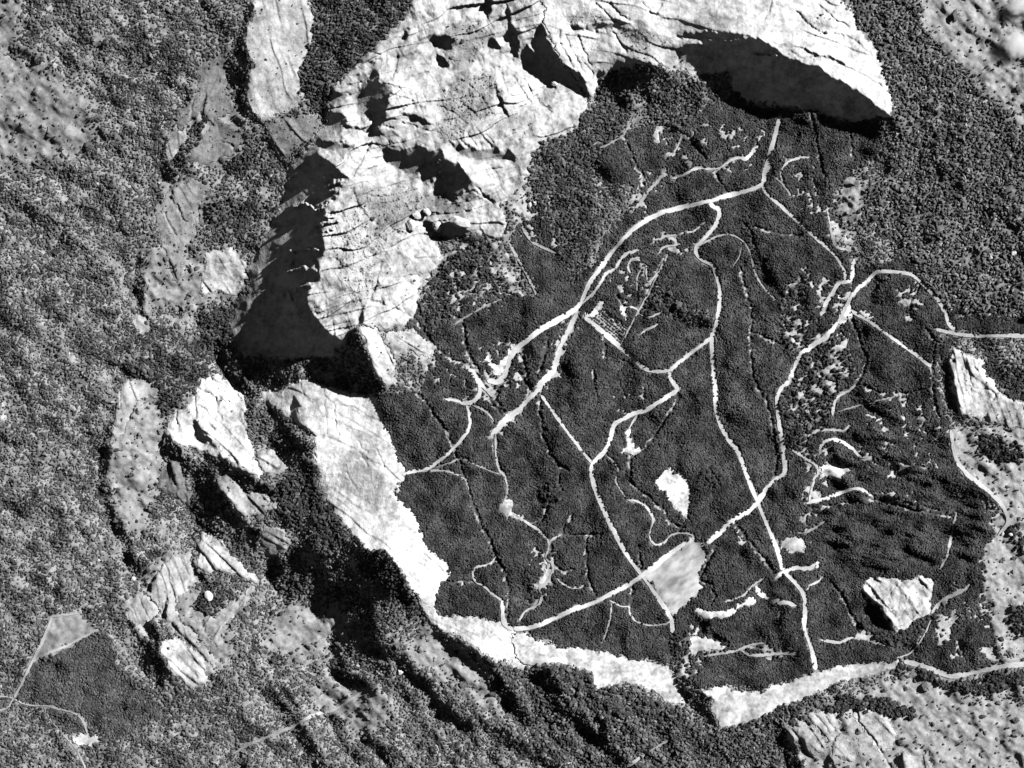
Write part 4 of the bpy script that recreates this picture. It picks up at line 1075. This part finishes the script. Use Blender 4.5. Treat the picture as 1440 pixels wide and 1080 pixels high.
# ------------------------------------------------------------------ ground sheet and the rock / bare patches lying on it
ST = 1.4
fx_ = np.arange(-40, W + 40.1, ST); fy_ = np.arange(-40, H + 40.1, ST)
far = np.array([6, 14, 30, 60, 110, 200, 400, 900, 2000, 5000.])
gu = np.r_[fx_[0] - far[::-1], fx_, fx_[-1] + far]
gv = np.r_[fy_[0] - far[::-1], fy_, fy_[-1] + far]
GU, GV = np.meshgrid(gu, gv)
NX = len(gu); NY = len(gv)
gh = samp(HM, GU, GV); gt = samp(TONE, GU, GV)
out = np.maximum(np.maximum(-40 - GU, GU - (W + 40)), np.maximum(-40 - GV, GV - (H + 40))).clip(0)
flat = np.exp(-out / 250.0)
gh = gh * flat + (1 - flat) * np.median(HM)
gt = gt * flat + (1 - flat) * .12
gid = near(ROCK, GU, GV); gid[out > 0] = 0
inner = gid > 0
er = inner & np.roll(inner, 1, 0) & np.roll(inner, -1, 0) & np.roll(inner, 1, 1) & np.roll(inner, -1, 1)
er2 = er & np.roll(er, 1, 0) & np.roll(er, -1, 0) & np.roll(er, 1, 1) & np.roll(er, -1, 1)
gpos = world(GU, GV, gh - 4.0 * er - 10.0 * er2).reshape(-1, 3)
idx = np.arange(NX * NY).reshape(NY, NX)
quads = np.stack([idx[1:, :-1], idx[1:, 1:], idx[:-1, 1:], idx[:-1, :-1]], -1).reshape(-1, 4)
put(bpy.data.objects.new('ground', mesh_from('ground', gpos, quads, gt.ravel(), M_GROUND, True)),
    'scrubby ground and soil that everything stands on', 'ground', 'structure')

PS = .9


def patch_obj(num, name, label, cat, mat, kind):
    ys, xs = np.nonzero(ROCK == num)
    if len(ys) < 12:
        print('tiny patch', name, label); return
    u1 = np.arange(max(xs.min() - M - 2, -40), min(xs.max() - M + 2, W + 40), PS)
    v1 = np.arange(max(ys.min() - M - 2, -40), min(ys.max() - M + 2, H + 40), PS)
    A, B = np.meshgrid(u1, v1)
    ins = (near(ROCK, A, B) == num).ravel()
    n_u, n_v = len(u1), len(v1)
    ix = np.arange(n_u * n_v).reshape(n_v, n_u)
    q = np.stack([ix[1:, :-1], ix[1:, 1:], ix[:-1, 1:], ix[:-1, :-1]], -1).reshape(-1, 4)
    q = q[ins[q].all(1)]
    e = np.stack([q, np.roll(q, -1, 1)], -1).reshape(-1, 2)
    key = np.sort(e, 1); key = key[:, 0].astype(np.int64) * (n_u * n_v) + key[:, 1]
    u_, inv, cnt = np.unique(key, return_inverse=True, return_counts=True)
    be = e[cnt[inv.ravel()] == 1]
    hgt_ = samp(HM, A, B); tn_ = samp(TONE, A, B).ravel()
    up = world(A, B, hgt_ + .5 + .02 * num).reshape(-1, 3); dn = world(A, B, hgt_ - 18.0).reshape(-1, 3)
    vs, q2 = np.unique(q, return_inverse=True); q2 = q2.reshape(-1, 4)
    re_ = np.zeros(n_u * n_v, int); re_[vs] = np.arange(len(vs))
    bv = np.unique(be); dm = np.zeros(n_u * n_v, int); dm[bv] = len(vs) + np.arange(len(bv))
    sk = np.stack([re_[be[:, 1]], re_[be[:, 0]], dm[be[:, 0]], dm[be[:, 1]]], 1)
    co = np.concatenate([up[vs], dn[bv]]); tn = np.concatenate([tn_[vs], tn_[bv]])
    put(bpy.data.objects.new(name, mesh_from(name, co, np.concatenate([q2, sk]), tn, mat, True)), label, cat, kind)


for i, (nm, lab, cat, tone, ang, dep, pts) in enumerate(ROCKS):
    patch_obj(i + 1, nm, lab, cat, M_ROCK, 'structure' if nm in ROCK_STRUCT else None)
for i, (nm, lab, cat, tone, pts) in enumerate(BARE):
    patch_obj(NR + i + 1, nm, lab, cat, M_SAND, 'structure')

# ------------------------------------------------------------------ roads: draped ribbons
LIFT = {}
for r_i, (nm, lab, wd_, tn, rag, pts) in enumerate(ROADS):
    r = np.random.default_rng(500 + r_i)
    p = np.asarray(pts, float)
    for _ in range(2):                       # Chaikin: round the bends
        q = np.empty((2 * len(p) - 2, 2)); q[0::2] = .75 * p[:-1] + .25 * p[1:]; q[1::2] = .25 * p[:-1] + .75 * p[1:]
        p = np.concatenate([p[:1], q, p[-1:]])
    seg = np.hypot(*np.diff(p, axis=0).T); s = np.r_[0, np.cumsum(seg)]
    n = max(4, int(s[-1] / 1.5))
    t = np.linspace(0, s[-1], n)
    P = np.stack([np.interp(t, s, p[:, 0]), np.interp(t, s, p[:, 1])], 1)
    T = np.gradient(P, axis=0); T /= np.linalg.norm(T, axis=1)[:, None] + 1e-9
    N = np.stack([-T[:, 1], T[:, 0]], 1)

    def wob(a):
        x = r.standard_normal(n + 40)
        ker = np.exp(-np.linspace(-2, 2, 9) ** 2); y = np.convolve(x, ker / np.sqrt((ker ** 2).sum()), 'same')[20:20 + n]
        return a * y
    lowf = np.interp(np.arange(n), np.linspace(0, n - 1, max(3, n // 14 + 2)), r.standard_normal(max(3, n // 14 + 2)))
    vary = np.clip(1 + (.10 + .16 * min(rag, 1.5)) * lowf, .45, 1.7)
    lw = .40 * vary * wd_ + wob(.22 * rag + .12) + .35 * rag * .4 * r.standard_normal(n)
    rw = .40 * vary * wd_ + wob(.22 * rag + .12) + .35 * rag * .4 * r.standard_normal(n)
    ends = np.clip(np.minimum(np.arange(n), np.arange(n)[::-1]) / (2.0 if nm == 'road' else 5.0) + .25, 0, 1)
    lw = np.maximum(lw, .5) * ends; rw = np.maximum(rw, .5) * ends
    K = 7
    f = np.linspace(-1, 1, K)
    U = P[:, None, 0] + N[:, None, 0] * np.where(f < 0, f * lw[:, None], f * rw[:, None])
    V = P[:, None, 1] + N[:, None, 1] * np.where(f < 0, f * lw[:, None], f * rw[:, None])
    co = world(U, V, samp(HM, U, V) + 1.9 + .012 * r_i).reshape(-1, 3)
    ii = np.arange(n * K).reshape(n, K)
    fc = np.stack([ii[:-1, :-1], ii[:-1, 1:], ii[1:, 1:], ii[1:, :-1]], -1).reshape(-1, 4)
    tt = tn * .80 * np.clip(1 + (.05 + .13 * min(rag, 1.5)) * np.roll(lowf, 5)[:, None] - .14 * (np.abs(f) > .9) - .07 * (np.abs(f) < .1) + .08 * r.standard_normal((n, K)), .3, 1.2)
    me = mesh_from(nm, co, fc, tt.ravel(), M_ROAD, True)
    if sum(x.normal.z for x in me.polygons) < 0:
        me.flip_normals()
    put(bpy.data.objects.new(nm, me), lab, 'road' if nm == 'road' else 'track' if nm == 'dirt_track' else 'path', 'structure')

# ------------------------------------------------------------------ vegetation
def crown(seed, n1, n2, lump, low=.0):
    """a lumpy crown: top point, two or three rings, unit radius, height 0..1"""
    r = np.random.default_rng(seed)
    vs = [(.1 * r.standard_normal(), .1 * r.standard_normal(), 1.0)]
    for n, rad, z in ((n1, .52, .90), (n2, 1.0, .60), (n2, .86, low)):
        a = np.arange(n) * 2 * math.pi / n + r.random() * 3
        k = rad * (1 + lump * r.standard_normal(n)); zz = z + (.5 * lump * r.standard_normal(n) if z > low else 0)
        vs += list(zip(k * np.cos(a), k * np.sin(a), np.broadcast_to(zz, (n,))))
    fs = [(0, 1 + i, 1 + (i + 1) % n1) for i in range(n1)]
    a0, b0, c0 = 1, 1 + n1, 1 + n1 + n2
    # stitch ring a (n1) to ring b (n2)
    i = j = 0
    while i < n1 or j < n2:
        if j * n1 <= i * n2 and j < n2:
            fs.append((a0 + i % n1, b0 + j % n2, b0 + (j + 1) % n2)); j += 1
        elif i < n1:
            fs.append((a0 + i % n1, b0 + j % n2, a0 + (i + 1) % n1)); i += 1
        else:
            fs.append((a0 + i % n1, b0 + j % n2, b0 + (j + 1) % n2)); j += 1
    for i in range(n2):
        k = (i + 1) % n2
        fs += [(b0 + i, c0 + i, c0 + k), (b0 + i, c0 + k, b0 + k)]
    return np.array(vs), np.array(fs)


TPL = [crown(s, 4, 6, .26) for s in range(8)]
TPL_S = [crown(s + 20, 3, 5, .2) for s in range(8)]


def scatter(name, label, cat, u, v, rad, hgt, tone, tpls, kind='stuff', sink=.25):
    r = np.random.default_rng(len(u) + 3)
    base = world(u, v, samp(HM, u, v))
    which = r.integers(0, len(tpls), len(u))
    cos, fcs, tns, off = [], [], [], 0
    for w_, (vs, fs) in enumerate(tpls):
        k = which == w_
        n = k.sum()
        if n == 0: continue
        a = r.random(n) * 2 * math.pi
        c, s = np.cos(a)[:, None], np.sin(a)[:, None]
        R = (rad[k] * PX)[:, None]; Hh = (hgt[k] * PX)[:, None]
        st_ = np.exp(.22 * r.standard_normal((n, 1)))
        vx, vy = vs[None, :, 0] * st_, vs[None, :, 1] / st_
        X = (vx * c - vy * s) * R
        Y = (vx * s + vy * c) * R
        Z = (vs[None, :, 2] * (1 + sink) - sink) * Hh
        co = base[k][:, None, :] + np.stack([X, Y, Z], -1)
        cos.append(co.reshape(-1, 3))
        fcs.append((fs[None] + (np.arange(n) * len(vs))[:, None, None] + off).reshape(-1, 3))
        tns.append(np.repeat(tone[k], len(vs)))
        off += n * len(vs)
    me = mesh_from(name, np.concatenate(cos), np.concatenate(fcs), np.concatenate(tns), M_LEAF, False)
    return put(bpy.data.objects.new(name, me), label, cat, kind)


def jitter_grid(sp, jit, seed, x0=-38, y0=-38, x1=W + 38, y1=H + 38, rot=0):
    r = np.random.default_rng(seed)
    D = max(x1 - x0, y1 - y0) * .75
    a = np.arange(-D, D, sp); b = np.arange(-D, D, sp * .9)
    A, B = np.meshgrid(a, b); A = A + (np.arange(len(b)) % 2)[:, None] * sp / 2
    A = (A + jit * sp * r.standard_normal(A.shape)).ravel(); B = (B + jit * sp * r.standard_normal(B.shape)).ravel()
    c, s = math.cos(rot), math.sin(rot)
    u = A * c - B * s + (x0 + x1) / 2; v = A * s + B * c + (y0 + y1) / 2
    k = (u > x0) & (u < x1) & (v > y0) & (v < y1)
    return u[k], v[k]


# plantation, block by block
FREE = PLT & (RD > .9 + .6 * edge_n) & (GD > 1.0) & ~ORCH
small = (PLT & (RD > .5) & (GD > .2) & ~ORCH)[::2, ::2]
lab2 = np.zeros(small.shape, int)
for i, b in enumerate(BLOCKS):
    y, x = int((b[1] + M) / 2), int((b[0] + M) / 2)
    lab2[y - 1:y + 2, x - 1:x + 2] = i + 1
for it in range(420):
    todo = small & (lab2 == 0)
    if not todo.any(): break
    before = (lab2 > 0).sum()
    for sh, ax in ((1, 0), (-1, 0), (1, 1), (-1, 1)):
        n_ = np.roll(lab2, sh, ax)
        lab2 = np.where(todo & (lab2 == 0), n_, lab2)
    if (lab2 > 0).sum() == before: break
for it in range(60):                         # slivers cut off by the joints join the nearest block
    for sh, ax in ((1, 0), (-1, 0), (1, 1), (-1, 1)):
        lab2 = np.where(lab2 == 0, np.roll(lab2, sh, ax), lab2)
LAB = np.repeat(np.repeat(lab2, 2, 0), 2, 1)[:MH, :MW]
u, v = jitter_grid(2.75, .20, 61, rot=math.radians(-28))
k = near(FREE, u, v) & (near(RD, u, v) > .5)
u, v = u[k], v[k]
lb = near(LAB, u, v)
tone_n = fbm(62, 8, 70, 1.2)
fine_gap = fbm(63, 3, 14, .5)
k = near(fine_gap, u, v) < 2.35
u, v, lb = u[k], v[k], lb[k]
r = np.random.default_rng(64)
rad = 1.95 * (1 + .12 * r.standard_normal(len(u))).clip(.55, 1.5)
hgt = 2.6 * (1 + .085 * r.standard_normal(len(u))).clip(.5, 1.5)
tone = .062 * (1 + .26 * samp(tone_n, u, v) + .16 * r.standard_normal(len(u))).clip(.4, 2.2)
for i, b in enumerate(BLOCKS):
    k = lb == i + 1
    if k.sum() < 5:
        print('empty block', b); continue
    scatter('plantation_block', b[3], 'plantation', u[k], v[k], rad[k], hgt[k], tone[k] * b[2], TPL_S)

# young corner plantation
u, v = jitter_grid(2.9, .25, 65)
k = near(LPL, u, v) & (near(RD, u, v) > .8)
u, v = u[k], v[k]; r = np.random.default_rng(66)
scatter('plantation_block', 'dark young plantation in the lower left corner beside the pale straight roads', 'plantation', u, v,
        1.8 * (1 + .2 * r.standard_normal(len(u))).clip(.5, 1.5), np.full(len(u), 2.0), .08 * (1 + .25 * r.standard_normal(len(u))).clip(.4, 2) * (1 + .2 * samp(tone_n, u, v)), TPL_S)

# orchard strips
d0 = np.array([53., 43.]); d0 /= np.linalg.norm(d0); n0 = np.array([d0[1], -d0[0]])
us, vs_ = [], []
r = np.random.default_rng(67)
for row in range(7):
    c0 = np.array([830., 449.]) + n0 * (2.0 + 4.1 * row)
    t = np.arange(-4, 60, 1.7)
    q = c0 + d0 * t[:, None] + .35 * r.standard_normal((len(t), 2))
    keep = near(ORCH, q[:, 0], q[:, 1]) & (r.random(len(t)) < .86)
    us.append(q[keep, 0]); vs_.append(q[keep, 1])
u = np.concatenate(us); v = np.concatenate(vs_)
scatter('orchard', 'dark planted rows with pale soil strips between them beside the road fork', 'orchard', u, v,
        1.25 * (1 + .2 * r.standard_normal(len(u))).clip(.5, 1.5), np.full(len(u), 1.6), .07 * (1 + .3 * r.standard_normal(len(u))).clip(.4, 2), TPL_S)

# woods of bigger trees
u, v = jitter_grid(3.3, .30, 71)
wl = near(WOOD, u, v)
r = np.random.default_rng(72)
clump = fbm(73, 8, 40, 1.0)
dens = np.array([0] + [w[0] for w in WOODS]); wr = np.array([1] + [w[1] for w in WOODS]); wt = np.array([1] + [w[2] for w in WOODS])
k = (wl > 0) & (near(RD, u, v) > .6) & (r.random(len(u)) < dens[wl]) & (samp(clump, u, v) > -2.0)
u, v, wl = u[k], v[k], wl[k]
rad = wr[wl] * .84 * np.exp(.24 * r.standard_normal(len(u)))
scatter('woodland', 'dark rough natural woodland around the rocks and the sand flat', 'woodland', u, v, rad, 1.2 + rad * .9,
        .072 * wt[wl] * np.exp(.40 * r.standard_normal(len(u))) * (1 + .25 * samp(clump, u, v)).clip(.4, 1.8), TPL)

# scrub on every slope that is left
u, v = jitter_grid(3.0, .34, 75)
r = np.random.default_rng(76)
patchy = fbm(77, 14, 110, 1.3) * .75 + fbm(78, 6, 30, 1.0) * .55
allow = ~patch & ~PLT & ~LPL & (WOOD == 0) & ~LFIELD
bs = samp(bare_soil, u, v)
dn = (.80 - .20 * samp(patchy, u, v)) * (1 - bs) ** 1.2 + bs * .62 * np.clip(samp(clump, u, v) - .9, .008, 1)
k = near(allow, u, v) & (near(RD, u, v) > .7) & (r.random(len(u)) < dn)
u, v = u[k], v[k]
bs = samp(bare_soil, u, v)
rad = (1.75 - .35 * bs) * np.exp((.26 + .2 * bs) * r.standard_normal(len(u)))
tone = .112 * np.exp(.32 * r.standard_normal(len(u))) * (1 + .36 * samp(patchy, u, v)).clip(.35, 2.0)
scatter('scrub', 'mottled grey scrub of bushes and small trees covering the outer slopes', 'scrub', u, v, rad, .9 + rad * .62, tone, TPL)

# bushes rooted in the cracks of the rock and on bare floors
u, v = jitter_grid(3.2, .4, 81)
r = np.random.default_rng(82)
pid = near(ROCK, u, v)
pr = np.zeros(NR + len(BARE) + 1)
for i, rk in enumerate(ROCKS):
    pr[i + 1] = {'mountain': .0, 'rock_slope': .0}.get(rk[0], .02 if rk[3] > .3 else .10)
pr[NR + 2:] = .0
pr_map = pr[ROCK] + .30 * rubble * (rub_n < .7)
edge_in = np.clip(1 - np.abs(blur(patch, 4) - .62) / .16, 0, 1) * (ROCK >= 24)
pr_map = np.where(ROCK == 24, .55 * edge_in * (clump > -.2), np.where(ROCK > NR + 1, .4 * edge_in * (clump > .1), pr_map))
k = (pid > 0) & (r.random(len(u)) < samp(pr_map, u, v) * (1 + 1.2 * samp(clump, u, v)).clip(.1, 4)) & (near(RD, u, v) > .5)
u, v = u[k], v[k]
rad = .95 * np.exp(.36 * r.standard_normal(len(u)))
scatter('rock_scrub', 'scattered low bushes growing in cracks of the pale rock', 'bushes', u, v, rad, rad * 1.2,
        .10 * np.exp(.4 * r.standard_normal(len(u))), TPL)

# ------------------------------------------------------------------ single trees (crown and trunk in one small mesh)
def tree_mesh(seed):
    r = np.random.default_rng(seed)
    co, fc, tn, off = [], [], [], 0
    a = np.arange(6) * math.pi / 3                       # tapered trunk
    ring = lambda rad, z: np.stack([rad * np.cos(a), rad * np.sin(a), np.full(6, z)], 1)
    co.append(np.concatenate([ring(.13, -.25), ring(.09, .35), ring(.04, .9)]))
    for b in (0, 6):
        for i in range(6):
            j = (i + 1) % 6
            fc += [(b + i, b + j, b + 6 + j), (b + i, b + 6 + j, b + 6 + i)]
    tn.append(np.full(18, .09)); off = 18
    for _ in range(15):                                  # foliage clumps round the limbs
        vs, fs = crown(int(r.integers(1e6)), 4, 6, .2)
        d = r.standard_normal(3); d /= np.linalg.norm(d)
        rr = .30 + .16 * r.random()
        c = np.array([d[0] * .62, d[1] * .62, .78 + .42 * d[2]])
        co.append(vs * np.array([rr, rr, rr * 1.1]) + c)
        fc += [tuple(x) for x in fs + off]; off += len(vs)
        tn.append(np.full(len(vs), .085 * math.exp(.35 * r.standard_normal())))
    return np.concatenate(co), np.array(fc), np.concatenate(tn)


for gi, (lab, grp, n, rad0, tn, pts) in enumerate(TREE_GROUPS):
    r = np.random.default_rng(900 + gi)
    m = poly(pts, .5) & (RD > 1.5)
    ys, xs = np.nonzero(m)
    protos = []
    for s in range(3):
        c, f, t = tree_mesh(gi * 10 + s)
        protos.append(mesh_from('tree', c, f, t * tn, M_LEAF, False))
    chosen = []
    for _ in range(6000):
        j = r.integers(len(xs)); p = (xs[j] - M, ys[j] - M)
        if all((p[0] - q[0]) ** 2 + (p[1] - q[1]) ** 2 > (1.35 * rad0) ** 2 for q in chosen):
            chosen.append(p)
        if len(chosen) >= n: break
    for (uu, vv) in chosen:
        o = bpy.data.objects.new('tree', protos[int(r.integers(3))])
        sc = rad0 * PX * math.exp(.18 * r.standard_normal())
        o.location = world(np.array(uu * 1.), np.array(vv * 1.), samp(HM, uu, vv))
        o.scale = (sc, sc, sc * .95); o.rotation_euler = (0, 0, r.random() * 6.28)
        put(o, lab, 'tree', None, grp)

# ------------------------------------------------------------------ boulders
import bmesh
for bi, (uu, vv, rad0, lab) in enumerate(BOULDERS):
    r = np.random.default_rng(700 + bi)
    bm = bmesh.new(); bmesh.ops.create_icosphere(bm, subdivisions=4, radius=1)
    co = np.array([x.co[:] for x in bm.verts])
    dirs = r.standard_normal((9, 3)); dirs /= np.linalg.norm(dirs, axis=1)[:, None]
    for d in dirs:                                      # shear flat facets off the ball
        lim = .70 + .2 * r.random(); p = co @ d
        co -= np.clip(p - lim, 0, None)[:, None] * d * .8
    for kf in (3, 7, 14):
        w_ = r.standard_normal((3, 3)) * kf * .6
        co *= (1 + .25 / kf * np.sin(co @ w_[0] + r.random() * 6) * np.sin(co @ w_[1] + 1))[:, None]
    fs = np.array([[x.index for x in f.verts] for f in bm.faces]); bm.free()
    ell = np.array([1, .8, .75]) if rad0 < 11 else np.array([1.25, .6, .6])
    ang = r.random() * 3 if rad0 < 11 else -.25
    co = co * ell; ca, sa = math.cos(ang), math.sin(ang)
    co = np.stack([co[:, 0] * ca - co[:, 1] * sa, co[:, 0] * sa + co[:, 1] * ca, co[:, 2]], 1)
    me = mesh_from('boulder', co * rad0 * PX, fs, .56, M_ROCK, False)
    o = bpy.data.objects.new('boulder', me)
    o.location = world(np.array(uu * 1.), np.array(vv * 1.), samp(HM, uu, vv) + rad0 * PX * .25)
    put(o, lab, 'boulder')

# ------------------------------------------------------------------ two small low clouds over the upper right corner
mc = bpy.data.materials.new('cloud'); mc.use_nodes = True
n = mc.node_tree.nodes; l = mc.node_tree.links
n.remove(n['Principled BSDF'])
pv = n.new('ShaderNodeVolumePrincipled'); pv.inputs['Color'].default_value = (1, 1, 1, 1)
pv.inputs['Anisotropy'].default_value = .2
tc = n.new('ShaderNodeTexCoord'); ln = n.new('ShaderNodeVectorMath'); ln.operation = 'LENGTH'
l.new(tc.outputs['Object'], ln.inputs[0])
nz = n.new('ShaderNodeTexNoise'); nz.inputs['Scale'].default_value = 2.2; nz.inputs['Detail'].default_value = 5
l.new(tc.outputs['Object'], nz.inputs['Vector'])
su = n.new('ShaderNodeMath'); su.operation = 'MULTIPLY_ADD'; su.inputs[1].default_value = 1.1
l.new(nz.outputs['Fac'], su.inputs[0])
ne = n.new('ShaderNodeMath'); ne.operation = 'MULTIPLY'; ne.inputs[1].default_value = -1.0
l.new(ln.outputs['Value'], ne.inputs[0]); l.new(ne.outputs[0], su.inputs[2])
mr = n.new('ShaderNodeMapRange'); mr.inputs['From Min'].default_value = -.22; mr.inputs['From Max'].default_value = .25
mr.inputs['To Min'].default_value = 0; mr.inputs['To Max'].default_value = .12
l.new(su.outputs[0], mr.inputs['Value']); l.new(mr.outputs[0], pv.inputs['Density'])
l.new(pv.outputs[0], n['Material Output'].inputs['Volume'])
for (uu, vv, a, b, lab) in ((1437, 8, 30, 17, 'small white cloud puff in the upper right corner, upper of two'),
                            (1431, 64, 27, 25, 'small white cloud puff just below the upper one at the right border')):
    bm = bmesh.new(); bmesh.ops.create_icosphere(bm, subdivisions=4, radius=1)
    me = bpy.data.meshes.new('cloud'); bm.to_mesh(me); bm.free(); me.materials.append(mc)
    o = bpy.data.objects.new('cloud', me)
    hc = samp(HM, uu, vv) + 28
    o.location = world(np.array(uu * 1.), np.array(vv * 1.), hc)
    o.scale = (a * PX, b * PX, 26); o.rotation_euler = (0, 0, .3)
    put(o, lab, 'cloud')
